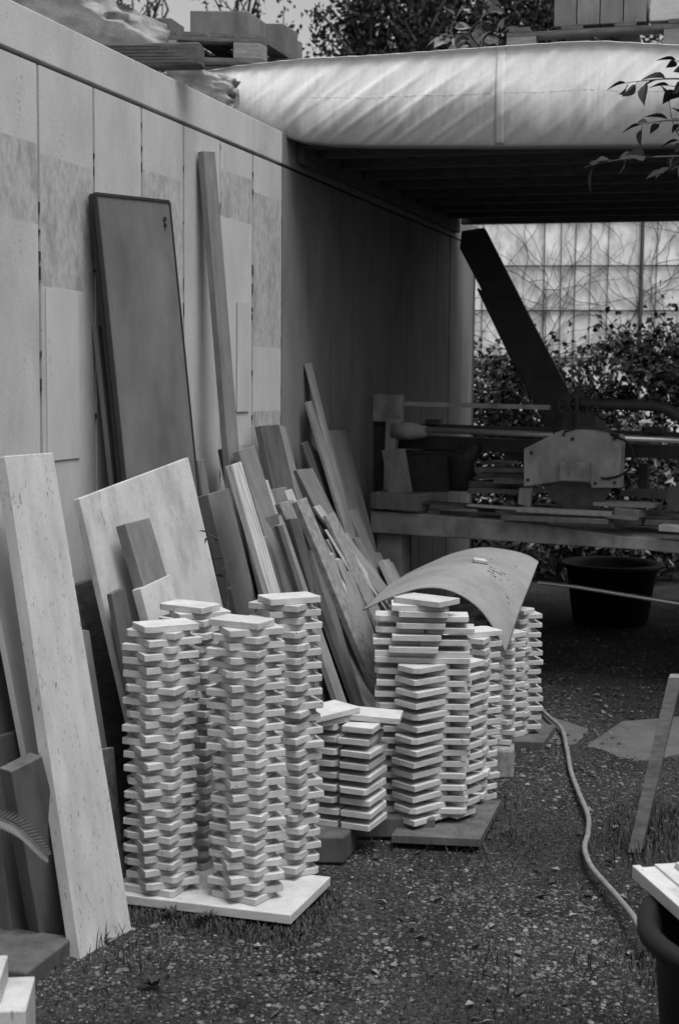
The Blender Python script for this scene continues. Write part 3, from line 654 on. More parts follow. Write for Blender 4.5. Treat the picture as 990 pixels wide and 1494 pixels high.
# ------------------------------------------------------------------ saw bench and bridge saw under the roof
SA = rad(29); SD = Vector((math.cos(SA), -math.sin(SA), 0)); SN = Vector((math.sin(SA), math.cos(SA), 0)); S0 = Vector((.185, 8.15, 0))
def sp(x, y, d=0.0): return hit(x, y, S0+SN*d, SN)
zT = sp(545, 750).z
bench = thing('saw_bench', sp(700, 780)-Z*.7, 'long dusty stone saw bench with a thick apron under the dark roof', 'bench')
g = MB(); g.prism([sp(540, 745), sp(760, 762), sp(905, 782), sp(990, 790), sp(1060, 795), sp(1060, 815), sp(940, 803), sp(540, 777)], SN*.10); g.build('apron', M['dust'], bench, bevel=.006)
g = MB(); a = S0+SD*-.02+SN*.102; b = S0+SD*2.9+SN*.102; a.z = b.z = zT-.10
g.prism([a, b, b+SN*1.2, a+SN*1.2], (0, 0, .06)); g.build('bench_top', M['dust'], bench)
for (x, w_, d) in [(556, .16, .12), (556, .16, 1.1), (1040, .1, .12), (1040, .1, 1.1)]:
    p = sp(x, 790, d); g = MB(); g.box(Vector((p.x, p.y, -.03))+SD*w_*.5, SD*w_*.5, SN*.06, (0, 0, zT-.08)); g.build('leg', M['paint'], bench, bevel=.005)
g = MB(); p = sp(590, 800, .5); g.box(Vector((p.x, p.y, -.03)), SD*.03, SN*.03, (0, 0, zT-.1)); g.build('leg', M['iron'], bench)
g = MB(); g.tube([sp(785, 850, .3), sp(838, 856, .3)], .012, 10); g.tube([sp(838, 856, .3), sp(1010, 884, .3)], .012, 10); g.build('pipe', M['rod'], bench)

saw = thing('bridge_saw', sp(800, 760, .4), 'old bridge stone saw with polygon blade guard, round blade and long steel rail', 'machine')
g = MB(); g.prism([sp(543, 575, .25), sp(584, 576, .25), sp(583, 615, .25), sp(543, 615, .25)], SN*.05); g.build('end_plate', M['paint'], saw, bevel=.004)
g = MB(); g.prism([sp(562, 612, .24), sp(583, 612, .24), sp(572, 660, .24), sp(569, 720, .24), sp(558, 720, .24)], SN*.06); g.build('end_bracket', M['paint'], saw, bevel=.004)
g = MB(); g.prism([sp(546, 616, .30), sp(566, 616, .30), sp(566, 745, .30), sp(546, 745, .30)], SN*.12); g.build('end_post', M['iron'], saw, bevel=.004)
g = MB(); g.prism([sp(585, 586, .3), sp(800, 591, .3), sp(800, 598, .3), sp(585, 592, .3)], SN*.03); g.build('tie_bar', M['paint'], saw)
g = MB(); g.tube([sp(575, 628, .27), sp(600, 629, .27), sp(620, 630, .27), sp(625, 631, .27)], [.055, .053, .035, .02], 14); g.build('rail_socket', M['paint'], saw, smooth=True)
g = MB(); g.tube([sp(622, 627, .25), sp(1040, 645, .25)], .017, 14); g.build('rail_rod', M['rod'], saw, smooth=True)
g = MB(); g.prism([sp(575, 634, .38), sp(1040, 652, .38), sp(1040, 672, .38), sp(575, 654, .38)], SN*.1); g.prism([sp(612, 618, .36), sp(1040, 633, .36), sp(1040, 640, .36), sp(612, 624, .36)], SN*.06); g.build('bridge_beam', M['iron'], saw, bevel=.004)
# hose-like arm to the right
arm = crv([sp(845, 588, .2), sp(880, 590, .2), sp(925, 591, .2), sp(962, 594, .2), sp(985, 604, .2), sp(1010, 625, .2)], 24)
g = MB(); g.tube(arm, .029, 12); g.build('supply_arm', M['iron'], saw, smooth=True)
g = MB(); g.tube([sp(842, 572, .22), sp(842, 630, .22)], .030, 14); g.tube([sp(829, 576, .22), sp(829, 628, .22)], .02, 12); g.tube([sp(857, 580, .22), sp(857, 626, .22)], .022, 12)
g.tube([sp(842, 566, .22), sp(842, 574, .22)], .018, 10)
g.prism([sp(820, 600, .2), sp(866, 603, .2), sp(870, 634, .2), sp(816, 632, .2)], SN*.18); g.build('motor', M['iron'], saw, bevel=.006)
hk = crv([sp(866, 606, .18), sp(872, 600, .18), sp(868, 592, .18), sp(858, 590, .18), sp(856, 598, .18)], 14)
g = MB(); g.tube(hk, .007, 8); g.build('hook', M['iron'], saw)
gd = [(763, 655), (817, 628), (850, 625), (904, 634), (906, 640), (903, 712), (862, 712), (860, 705), (815, 703), (763, 710)]
g = MB(); g.prism([sp(x, y, .10) for x, y in gd], SN*.07); guard_ = g.build('blade_guard', M['paint'], saw, bevel=.006)
g = MB(); g.tube(crv([sp(822, 630, .095), sp(845, 624, .095), sp(880, 627, .095), sp(903, 635, .095)], 16), .006, 8); g.build('guard_rim', M['iron'], guard_)
g = MB(); g.prism([sp(815, 673, .055), sp(858, 675, .055), sp(858, 703, .055), sp(815, 701, .055)], SN*.043); g.build('guard_box', M['paint'], guard_, bevel=.004)
bc = sp(842, 690, .125); br = (sp(842, 690, .125)-sp(842, 746, .125)).length
g = MB(); g.tube([bc, bc+SN*.005], br, 72); o = g.build('saw_blade', mat('worn blade steel', .05, .6, 14, rough=.5, spec=.5), saw)
g = MB(); g.tube([bc-SN*.012, bc+SN*.02], .05, 24); g.build('blade_hub', M['iron'], o)
cb = crv([sp(890, 634, .09), sp(914, 645, .09), sp(923, 662, .09), sp(918, 682, .09), sp(905, 693, .09), sp(885, 698, .09), sp(876, 697, .09)], 24)
g = MB(); g.tube(cb, .006, 8); g.build('cable', M['black'], saw, smooth=True)
g = MB(); g.prism([sp(757, 712, .1), sp(775, 712, .1), sp(772, 740, .1), sp(755, 735, .1)], SN*.02); g.build('splash_flap', M['paint'], saw)
g = MB(); g.box(sp(938, 713, .5), SD*.025, SN*.02, (0, 0, .14)); g.build('stop_post', M['iron'], saw)

g = MB()
for (x, y) in [(775, 660), (822, 634), (896, 640), (896, 704), (770, 700), (868, 705), (835, 640)]: g.tube([sp(x, y, .098), sp(x, y, .098)-SN*.012], .009, 6)
g.build('bolt', M['iron'], guard_)
g = MB(); hw = sp(828, 590, .12)
g.tube([hw+(SD*math.cos(k*.2618)+Z*math.sin(k*.2618))*.055 for k in range(25)], .006, 6, cap=False)
for k in range(3): g.tube([hw-(SD*math.cos(k*1.047)+Z*math.sin(k*1.047))*.055, hw+(SD*math.cos(k*1.047)+Z*math.sin(k*1.047))*.055], .005, 5)
g.tube([hw, hw+SN*.1], .01, 8); g.build('handwheel', M['iron'], saw)
for pth in ([(866, 600, .2), (880, 612, .18), (893, 606, .16), (902, 622, .14), (898, 640, .1)], [(815, 605, .2), (806, 620, .2), (812, 640, .2), (826, 646, .2)]):
    g = MB(); g.tube(crv([sp(*q) for q in pth], 20), .006, 6); g.build('cable', M['black'], saw)
g = MB(); g.prism([sp(620, 612, .33), sp(640, 612, .33), sp(640, 618, .33), sp(620, 618, .33)], SN*.04); g.prism([sp(940, 622, .33), sp(965, 623, .33), sp(965, 632, .33), sp(940, 631, .33)], SN*.04); g.build('rail_clamp', M['iron'], saw)
rb = random.Random(31)
for i in range(22):
    x = 640+i*16+rb.uniform(-6, 6); d = rb.uniform(.0, .75); L_ = rb.uniform(.06, .28); base = S0+SD*((sp(x, 740, 0)-S0).dot(SD))+SN*(.14+d); base.z = zT-.038+rb.choice((0, .02, .04))
    a = SA*-1+rb.gauss(0, .25); ax_ = Vector((math.cos(a), math.sin(a), 0)); ay_ = Vector((-math.sin(a), math.cos(a), 0)); g = MB()
    g.box(base, ax_*L_, ay_*rb.uniform(.02, .06), Z*rb.uniform(.012, .035)+SD*rb.uniform(-.004, .004))
    tn = rb.choice([('grey1', 'dark'), ('grey2', 'grey'), ('grey3', 'pale')])
    tag(g.build('stone_offcut', M[tn[0]], bevel=.002), 'loose %s offcut, %s from the left among those scattered on the saw bench' % (tn[1], ['first', 'second', 'third', 'fourth', 'fifth', 'sixth', 'seventh', 'eighth', 'ninth', 'tenth', 'eleventh', 'twelfth', 'thirteenth', 'fourteenth', 'fifteenth', 'sixteenth', 'seventeenth', 'eighteenth', 'nineteenth', 'twentieth', 'twenty-first', 'twenty-second'][i]), 'offcut', 'loose offcuts scattered on the saw bench')
# slanting black strut
strut = thing('steel_strut', dep(815, 600, 9.3), 'broad black slanting beam from the wall top down to the saw', 'beam')
Ys = 9.25
g = MB(); g.prism([dep(673, 337, Ys), dep(706, 332, Ys), dep(770, 458, Ys), dep(833, 578, Ys), dep(845, 628, Ys), dep(806, 628, Ys), dep(745, 505, Ys), dep(670, 362, Ys)], (.03, .16, 0)); g.build('box_beam', M['iron'], strut, bevel=.004)
g = MB(); g.prism([dep(697, 420, Ys-.01), dep(703, 424, Ys-.01), dep(806, 610, Ys-.01), dep(812, 628, Ys-.01), dep(798, 622, Ys-.01), dep(745, 520, Ys-.01)], (.0, .1, 0)); g.build('stiffener', M['iron'], strut, bevel=.002)

# things standing on the bench
g = MB(); g.prism([sp(540, 718, -.03), sp(609, 722, -.03), sp(609, 746, -.03), sp(540, 742, -.03)], SN*.16); tag(g.build('stone_block', M['grey2'], bevel=.004), 'squared stone block on the left end of the saw bench', 'block')
g = MB(); g.prism([sp(556, 657, .03), sp(586, 655, .03), sp(597, 719, .03), sp(566, 719, .03)], SN*.045); tag(g.build('stone_offcut', M['grey2'], bevel=.003), 'tilted thick offcut standing on the squared block of the saw bench', 'offcut')
def crate(name, lab_, x0, x1, y0, y1, d, m):
    t = thing(name, sp((x0+x1)/2, y1, d), lab_, 'crate')
    a, b, c_, e_ = sp(x0, y0, d), sp(x1, y0+1, d), sp(x1-4, y1, d), sp(x0+4, y1, d); dp = SN*.28
    up = (a-e_)
    g = MB()
    g.prism([a, b, c_, e_], SN*.012); g.prism([a+dp, b+dp, c_+dp, e_+dp], SN*-.012)
    g.prism([a+SN*.013, a+dp-SN*.013, e_+dp-SN*.013, e_+SN*.013], SD*.012); g.prism([b+SN*.013, b+dp-SN*.013, c_+dp-SN*.013, c_+SN*.013], SD*-.012)
    g.prism([e_+SN*.012+Z*.003, c_+SN*.012+Z*.003, c_+dp-SN*.012+Z*.003, e_+dp-SN*.012+Z*.003], Z*.012)
    g.build('box', m, t)
    g = MB(); g.tube([a, b, b+dp, a+dp, a], .012, 6); g.build('rim', m, t)
crate('plastic_crate', 'wide dark crate at the back of the saw bench', 588, 652, 660, 718, .35, M['iron'])
bk = sp(672, 716, .35); t = thing('bucket', bk, 'dark round bucket beside the crate on the saw bench', 'bucket')
g = MB(); g.tube([bk+Z*(.001), bk+Z*.19, bk+Z*.195, bk+Z*.19, bk+Z*.02], [.065, .08, .085, .073, .06], 24); g.build('shell', M['iron'], t, smooth=True)
g = MB(); g.tube(crv([bk+Z*.19-SD*.03, bk+Z*.255-SD*.03, bk+Z*.26+SD*.0, bk+Z*.25+SD*.01], 10), .004, 6); g.build('handle', M['iron'], t)
g = MB(); g.prism([sp(674, 664, .3), sp(690, 645, .3), sp(697, 652, .3), sp(690, 668, .3), sp(680, 680, .3)], SN*.08); tag(g.build('stone_offcut', M['iron'], bevel=.008), 'dark lump tilted behind the bucket on the saw bench', 'offcut')
labs = ['lowest flat slab of the offcut pile left of the saw blade', 'short slab on the left of the offcut pile on the bench', 'long thin slab near the top of the offcut pile on the bench',
        'pale thin slab sticking out of the offcut pile on the bench', 'wedge shaped slab at the top of the offcut pile on the bench', 'broad slab in the middle of the offcut pile on the bench', 'thick slab crossing the offcut pile near the blade guard']
for i, (x0, x1, y0, y1, d, mm_) in enumerate([(682, 765, 712, 720, .25, 'grey1'), (684, 740, 702, 711, .3, 'dark'), (690, 766, 682, 689, .4, 'grey1'), (700, 730, 673, 678, .6, 'grey3'), (735, 778, 656, 672, .5, 'grey1'), (696, 768, 690, 698, .35, 'dark'), (720, 768, 697, 706, .2, 'grey1')]):
    g = MB(); p0 = sp(x0, y0, d); p1 = sp(x1, y0+2, d); p2 = sp(x1+3, y1+1, d); p3 = sp(x0-2, y1, d); g.prism([p0, p1, p2, p3], SN*.22+SD*.02); tag(g.build('stone_offcut', M[mm_], bevel=.003), labs[i], 'offcut', 'offcuts heaped on the saw bench')
labs = ['long pale strip along the front edge of the saw bench', 'long grey strip just below the pale strip on the bench edge', 'pale short strip before the saw blade', 'flat slab piece right of the saw blade', 'second flat piece right of the blade, lying lower',
        'narrow strip right of the blade near the bench edge', 'pale strip at the far right end of the bench', 'grey slab lying at the right rear of the bench', 'thin dark board left on the bench before the pile', 'dark square block at the right picture edge on the bench']
for i, (x0, x1, y0, y1, y2, d, dp_, mm_) in enumerate([(752, 888, 741, 748, 754, -.02, .10, 'grey3'), (730, 884, 752, 758, 765, -.06, .12, 'grey2'), (680, 760, 736, 742, 745, -.0, .07, 'grey3'), (864, 950, 733, 737, 742, .08, .2, 'grey2'),
        (895, 930, 741, 745, 756, .02, .15, 'grey2'), (884, 925, 752, 756, 760, -.04, .08, 'grey2'), (960, 1020, 766, 770, 779, -.06, .1, 'grey3'), (905, 990, 716, 722, 730, .5, .3, 'grey1'), (614, 680, 732, 737, 740, .02, .12, 'dark'), (972, 1020, 711, 714, 748, .12, .2, 'dark')]):
    g = MB(); g.prism([sp(x0, y0, d), sp(x1, y0+(y1-y0), d), sp(x1, y2, d), sp(x0, y2-(y1-y0), d)], SN*dp_); tag(g.build('stone_offcut', M[mm_], bevel=.002), labs[i], 'offcut', 'strips lying on the saw bench')

# tubs
def tub(name, c, r0, r1, h, lab_, seg=48, wall_=.012, lip=.025):
    t = thing(name, c, lab_, 'tub'); c = Vector(c)
    prof = [(r0*.3, .002), (r0, .0), (r0+.01, .01), (r1-.012, h-.05), (r1-.002, h-.045), (r1+lip*.2, h-.04), (r1+lip, h-.034), (r1+lip*1.05, h-.008), (r1+lip*.6, h), (r1-.008, h-.002), (r1-wall_-.012, h-.03), (r0-.012, .02), (.0005, .018)]
    g = MB(); rows_ = [[c+Vector((math.cos(2*math.pi*k/seg)*r, math.sin(2*math.pi*k/seg)*r, z)) for k in range(seg)] for r, z in prof]
    g.grid(rows_, closed=True); g.build('shell', M['black'], t, smooth=True); return t
c = gnd(903, 918); tub('mortar_tub', (c.x, c.y+.33, 0), .24, .31, .40, 'wide black tub standing in the shade under the saw bench')
c = gnd(928, 1347, .43); NTUB = Vector((c.x+.335, c.y-.06, 0)); t = tub('mortar_tub', NTUB, .26, .315, .45, 'black tub in the right foreground with a pale grooved slab on it')
# grooved slab on near tub
c = gnd(921, 1262, .482); ax = (gnd(990, 1323, .482)-c).normalized(); bx = (gnd(990, 1259, .482)-gnd(945, 1255, .482)).normalized(); bx = (bx-ax*bx.dot(ax)).normalized()
slab = thing('grooved_slab', c-Z*.03, 'pale slab with stepped grooved edge lying across the near black tub', 'slab')
def gp(a, b, z): return c+ax*a+bx*b+Z*z
g = MB(); g.prism([gp(0, 0, 0), gp(0, .02, 0), gp(0, .02, -.006), gp(0, .055, -.006), gp(0, .055, 0), gp(0, .40, 0), gp(0, .40, -.03), gp(0, 0, -.03)], ax*.62); g.build('slab', M['tile'], slab, bevel=.002)
g = MB(); g.prism([gp(.03, .09, .001), gp(.03, .4, .001), gp(.03, .4, .013), gp(.03, .095, .013)], ax*.55); g.build('raised_band', M['tile'], slab, bevel=.002)

# trestle with leaning leg at the right edge
tr = thing('trestle', gnd(924, 1243), 'timber trestle leaning at the right picture edge', 'trestle')
b0 = gnd(924, 1245, -.01); t0 = dep(984, 988, 4.78); a_ = (t0-b0)
g = MB(); sx = Vector((.046, .0, 0)); sy = Vector((.02, .06, 0)); g.prism([b0-sx*.5, b0+sx*.5, b0+sx*.5+sy, b0-sx*.5+sy], a_); g.build('leg', M['wood'], tr, bevel=.003)
b1 = b0+Vector((.75, .02, 0)); g = MB(); g.prism([b1-sx*.5, b1+sx*.5, b1+sx*.5+sy, b1-sx*.5+sy], Vector((-a_.x, a_.y, a_.z))); g.build('leg', M['wood'], tr, bevel=.003)
g = MB(); q = b0+a_*.93+sy*.5; g.prism([q+Vector((.03, -.02, -.03)), q+Vector((.03, .02, -.03)), q+Vector((.03, .02, .03)), q+Vector((.03, -.02, .03))], (.55, 0.01, 0)); g.build('crossbar', M['wood'], tr, bevel=.003)

# hose
hp = crv([gnd(765, 985, .02), gnd(779, 1020, .02), gnd(796, 1042, .02), gnd(818, 1063, .018), gnd(826, 1092, .014), gnd(832, 1125, .012), gnd(844, 1158, .012), gnd(857, 1190, .012), gnd(857, 1215, .012), gnd(852, 1238, .012), gnd(862, 1265, .012), gnd(885, 1292, .014), gnd(906, 1316, .02), gnd(927, 1344, .03), gnd(945, 1385, .02)], 120)
g = MB(); g.tube(hp, .0098, 12); tag(g.build('garden_hose', M['hose'], smooth=True), 'dusty hose snaking over the ground from the stacks to the near tub', 'hose')

# flat paving stones in the ground
for (poly, lab_) in [([(745, 1060), (795, 1042), (858, 1062), (835, 1092), (760, 1100)], 'flat worn paving stone crossed by the hose'), ([(838, 1098), (905, 1052), (1040, 1040), (1060, 1085), (940, 1108)], 'flat worn paving stone right of the hose')]:
    g = MB(); g.prism([gnd(x, y, -.006) for x, y in poly], (0, 0, -.05)); tag(g.build('paving_stone', mat('worn paving', .085, .3, 8, fine=.12, bump=.5, stain=.3), bevel=.008), lab_, 'paving stone', 'paving stones in the yard')

# ------------------------------------------------------------------ things on top: pallets, stones, wrapped rocks
def pallet(c, ax, ay, label, L_=1.2, W_=.8):
    t = thing('pallet', c, label, 'pallet', 'wooden pallets on the roof level'); ax = ax.normalized(); ay = ay.normalized()
    def P(a, b, z): return c+ax*a+ay*b+Z*z
    for b in (.05, W_/2, W_-.05):
        g = MB(); g.box(P(L_/2, b, 0), ax*L_/2, ay*.05, (0, 0, .02)); g.build('bottom_board', M['wood_dark'], t, bevel=.002)
        for a in (.07, L_/2, L_-.07):
            g = MB(); g.box(P(a, b, .021), ax*.07, ay*.05, (0, 0, .08)); g.build('spacer_block', M['wood'], t, bevel=.003)
        g = MB(); g.box(P(L_/2, b, .102), ax*L_/2, ay*.05, (0, 0, .02)); g.build('stringer_board', M['wood_dark'], t, bevel=.002)
    for i in range(7):
        a = .06+i*(L_-.12)/6
        g = MB(); g.box(P(a, W_/2, .123), ax*.05, ay*W_/2, (0, 0, .022)); g.build('deck_board', M['wood_dark'], t, bevel=.002)
    return t
zl = 3.12
# left pallet on the upper terrain just behind the tarp's left end
pc = dep(378, 88, 7.55); ax = Vector((-.9, .0, 0)); 
pl_a = Vector((-.97, -.12, 0)).normalized(); pl_b = Vector((.30, .95, 0)).normalized()
zp = dep(372, 92, 7.5).z
pallet(Vector((dep(380, 92, 7.5).x, 7.5, zp)), pl_a, pl_b, 'left pallet behind the wall carrying square stone blocks', 1.0, 1.0)
zq = zp+.146
def blk(x0, x1, y0, Y, dx, dy, lab_, m='grey2', zbase=zq):
    a = dep(x0, y0, Y); b = dep(x1, y0, Y); b.z = a.z = max(a.z, b.z); g = MB()
    a0 = Vector((a.x, a.y, zbase)); b0 = Vector((b.x, b.y, zbase)); dv = Vector((dx, dy, 0))
    g.prism([a0, b0, b0+dv, a0+dv], (0, 0, a.z-zbase)); tag(g.build('stone_block', M[m], bevel=.005), lab_, 'block', 'stone blocks standing on the pallets')
blk(277, 362, 16, 7.62, .08, .25, 'long square stone block on the front of the left pallet', 'grey1', zq+.003)
blk(386, 412, 34, 8.15, .08, .2, 'square stone block at the right end of the left pallet', 'grey1', zq)
blk(413, 428, 55, 8.6, .05, .12, 'smallest stone block at the far end of the left pallet', 'grey2', zq-.06)
blk(203, 250, 26, 8.0, .05, .2, 'dark stone block partly hidden behind the wrapped rocks', 'grey1', zq-.05)
g = MB(); g.box(Vector((dep(350, 92, 7.9).x-.1, 8.1, 2.8)), Vector((.5, 0, 0)), Vector((0, .55, 0)), (0, 0, zp-2.802)); tag(g.build('timber_stack', M['wood_dark'], bevel=.01), 'dark timber bedding under the left pallet', 'timber')
# right pallet on the roof
pr = dep(738, 66, 6.95)
pr_a = Vector((.95, -.26, 0)).normalized(); pr_b = Vector((.26, .95, 0)).normalized()
pallet(Vector((pr.x, pr.y, 3.128)), pr_a, pr_b, 'right pallet on the carport roof above the tarpaulin', 1.6, 1.0)
for i in range(4):
    g = MB(); q = Vector((pr.x, pr.y, 3.128+.147))+pr_a*(.27+i*.108)+pr_b*.16; g.box(q, pr_a*.052, pr_b*.12, (0, 0, .17)); tag(g.build('stone_block', M['grey1'], bevel=.004), ['first', 'second', 'third', 'fourth'][i]+' upright block from the left on the right pallet', 'block', 'stone blocks standing on the pallets')
g = MB(); q = Vector((pr.x, pr.y, 3.128+.147))+pr_a*(.27+4*.108+.06)+pr_b*.16; g.box(q, pr_a*.1, pr_b*.12, (0, 0, .12)); tag(g.build('stone_block', M['tile'], bevel=.004), 'bright pale block right of the upright blocks on the right pallet', 'block', 'stone blocks standing on the pallets')
g = MB(); g.box(Vector((pr.x, pr.y, 2.9))+pr_a*.9+pr_b*.85, pr_a*1.0, pr_b*.5, (0, 0, .21)); g.build('packing', M['wood_dark'], roof)

# squared timber lying across the wall top
a = wal(190, 80, .0); tb = thing('timber_beam', wpt(5.9, -.1, 2.785), 'dark cracked square timber lying across the wall top', 'timber')
e0 = dep(292, 78, 5.75); d_ = Vector((-.985, .1, .0)).normalized()
g = MB(); hh = .045
ys_ = Vector((.1, .985, 0)); c = e0
g.prism([c-Z*hh, c+ys_*.1-Z*hh, c+ys_*.1+Z*hh*.95, c+Z*hh], d_*.62); g.build('beam', M['wood_dark'], tb, bevel=.008)
g = MB()
for k in range(6):
    zc = -.034+.013*k; g.prism([c+d_*(.01+.03*k)-ys_*.001+Z*zc, c+d_*(.3+.04*k)-ys_*.001+Z*(zc+.004), c+d_*(.58)-ys_*.001+Z*(zc-.002), c+d_*(.3+.03*k)-ys_*.001+Z*(zc-.001)], ys_*.0012)
g.build('crack', M['soot'], tb)
def rock(name, pts_c, sc, lab_, m, seed, amp=.25, squash=1):
    r = random.Random(seed); bm = bmesh.new(); bmesh.ops.create_icosphere(bm, subdivisions=5, radius=1)
    from mathutils import noise as nz
    for v in bm.verts:
        d = v.co.normalized(); k = 1+amp*nz.noise(d*1.3+Vector((seed, 0, 0)))*1.6
        k += .22*abs(nz.noise(Vector((d.x*2.5, d.y*2.5, d.z*5))+Vector((0, seed, 0)))) - .16*abs(nz.noise(d*6+Vector((seed, 1, 0)))) - .07*abs(nz.noise(d*14))
        f = 1.0
        v.co = Vector((max(-.8, min(.8, d.x*k*1.1))*sc[0], max(-.8, min(.8, d.y*k*1.1))*sc[1], max(-.7, min(.75, d.z*k*1.1))*sc[2]))
    me = bpy.data.meshes.new(name); bm.to_mesh(me); bm.free(); me.materials.append(m)
    me.polygons.foreach_set('use_smooth', [True]*len(me.polygons))
    o = bpy.data.objects.new(name, me); COL.objects.link(o); o.location = pts_c; tag(o, lab_, 'rock', 'wrapped rocks behind the wall'); return o
p = dep(140, 28, 5.9); o = rock('wrapped_rock', (p.x-.12, p.y+.16, 2.97), (.46, .32, .26), 'large rough rock in crumpled plastic at the top left behind the wall', M['wrap'], 3); o.rotation_euler = (0, rad(14), rad(8))
p = dep(290, 112, 6.35); o = rock('wrapped_rock', (p.x, p.y+.16, 2.87), (.20, .16, .11), 'smaller pale wrapped lump between the timber and the tarpaulin', M['wrap'], 7); o.rotation_euler = (0, rad(10), 0)
p = dep(20, -20, 5.6); o = rock('wrapped_rock', (p.x-.5, p.y+.4, 2.9), (.4, .3, .3), 'rock mass at the very top left picture corner', M['wrap'], 9)

# ------------------------------------------------------------------ background: wall, creeper, shrubs, trees
bw_ = thing('boundary_wall', (4.5, 15.3, 0), 'bright boundary wall at the back covered with a dark creeper net', 'wall')
g = MB(); g.prism([Vector((.3, 15.5, 0)), Vector((11, 14.2, 0)), Vector((11, 14.2, 3.9)), Vector((.3, 15.5, 3.9))], (.02, .18, 0)); g.build('wall', M['backwall'], bw_)
def bwp(x, z, off=.02):
    k = (x-.3)/10.7; return Vector((x, 15.5-1.3*k-off, z))
g = MB()
for i in range(45):
    x = 1.2+i*.16+rp.uniform(-.02, .02)
    if rp.random() < .6: g.tube([bwp(x+rp.uniform(-.01, .01), .1, .012), bwp(x, 1.8, .012), bwp(x+rp.uniform(-.015, .015), 3.85, .012)], .004+.004*rp.random(), 4)
for z in (1.85, 2.35, 2.82, 3.3): g.tube([bwp(.5, z, .015), bwp(5, z+rp.uniform(-.01, .01), .015), bwp(10.8, z, .015)], .008, 5)
g.tube([bwp(3.15, 0, .03), bwp(3.15, 3.9, .03)], .018, 6)
g.build('wire_trellis', M['twig'], bw_)
rp = random.Random(21)
g = MB()
def wander(x, z, dirx, dirz, n, r, dep_):
    pts = [bwp(x, z, .03)]
    for i in range(n):
        dirx += rp.gauss(0, .25); dirz += rp.gauss(0, .2); l = math.hypot(dirx, dirz) or 1; dirx /= l; dirz /= l
        x += dirx*.07; z += dirz*.07
        if not (.6 < x < 8 and .2 < z < 3.8): break
        pts.append(bwp(x, z, .03+rp.uniform(-.01, .01)))
        if dep_ > 0 and rp.random() < .3: wander(x, z, dirx+rp.choice((-1, 1))*1.2, dirz+rp.uniform(-.3, .6), n//2, r*.65, dep_-1)
    if len(pts) > 2: g.tube(pts, [r*(1-.7*i/len(pts)) for i in range(len(pts))], 4)
for i in range(17): wander(1.0+i*.28+rp.uniform(-.1, .1), 1.3+rp.uniform(-.2, .3), rp.uniform(-.3, .3), 1, 34, .008, 1)
for i in range(16): wander(rp.uniform(1, 6), rp.uniform(2, 3.3), rp.choice((-1, 1)), .1, 14, .006, 0)
tag(g.build('creeper', M['twig'], fixn=False), 'leafless creeper stems spread over the bright boundary wall', 'creeper')

def leaf(g, p, d, up, L_, W_, mi=0, fold=.25):
    d = d.normalized(); s = d.cross(up); s = s.normalized() if s.length > 1e-4 else d.orthogonal().normalized(); n = s.cross(d)
    n0 = len(g.v)
    g.v += [p, p+d*L_*.35+s*W_*.5+n*W_*fold, p+d*L_*.38-n*W_*.05, p+d*L_*.35-s*W_*.5+n*W_*fold, p+d*L_]
    g.f += [(n0, n0+1, n0+2), (n0, n0+2, n0+3), (n0+1, n0+4, n0+2), (n0+3, n0+2, n0+4)]; g.m += [mi]*4
def leaf2(g, p, d, up, L_, W_, mi=0, fold=.25):
    d = d.normalized(); s = d.cross(up); s = s.normalized() if s.length > 1e-4 else d.orthogonal().normalized(); n = s.cross(d)
    prof = [(0, 0), (.12, .55), (.32, .98), (.52, .92), (.72, .6), (.88, .25), (1, 0)]; n0 = len(g.v)
    for t, w_ in prof:
        c_ = p+d*L_*t-n*L_*.25*t*t; g.v += [c_-s*W_*.5*w_+n*W_*fold*w_, c_-n*W_*.03, c_+s*W_*.5*w_+n*W_*fold*w_]
    for i in range(len(prof)-1):
        a = n0+3*i; g.f += [(a, a+1, a+4, a+3), (a+1, a+2, a+5, a+4)]; g.m += [mi, mi]
def rv(r): return Vector((r.gauss(0, 1), r.gauss(0, 1), r.gauss(0, 1))).normalized()
def plant(name, loc, h, rx, ry, nlimb, nleaf, lsize, lab_, cat, group, seed, mats, z0=.35, trunk_r=.06, clump=.28, conifer=False):
    r = random.Random(seed); loc = Vector(loc); t = thing(name, loc, lab_, cat, group); g = MB(); tips = []
    g.tube([loc-Z*.05, loc+Z*h*.3+rv(r)*.03*h, loc+Z*h*.65+rv(r)*.05*h, loc+Z*h*.9], [trunk_r, trunk_r*.8, trunk_r*.5, trunk_r*.15], 7)
    for i in range(nlimb):
        zf = r.uniform(z0, .95); a = r.random()*6.283; q = loc+Z*h*zf*.8
        k = r.uniform(.45, 1)*math.sin(math.pi*min(.97, .18+.8*(zf-z0)/(1-z0))) ** .6
        if conifer: k = r.uniform(.5, 1)*(1.02-zf)
        e = loc+Vector((math.cos(a)*rx*k, math.sin(a)*ry*k, h*zf+(0 if conifer else r.uniform(0, .1)*h)))
        m_ = q.lerp(e, .5)+rv(r)*.06*h
        g.tube([q, m_, e], [trunk_r*.35, trunk_r*.2, trunk_r*.06], 5); tips += [e, m_.lerp(e, .5), m_.lerp(e, r.random())]
    g.build('trunk', M['bark'], t, smooth=True, fixn=False)
    g = MB()
    for i in range(nleaf):
        c_ = tips[int(r.random()**1.2*len(tips))]; p = c_+rv(r)*abs(r.gauss(0, clump))*rx*.75
        if p.z < loc.z+.02: p.z = loc.z+.02+r.random()*.1
        d = (rv(r)+Vector((0, 0, -.3))); s_ = lsize*r.uniform(.5, 1.3); leaf(g, p, d, rv(r), s_, s_*.6, 1 if r.random() < .25 else 0)
    g.build('crown', mats, t, fixn=False); return t
SM = [M['leaf_dark'], M['leaf']]; SM2 = [M['leaf'], M['leaf_light']]
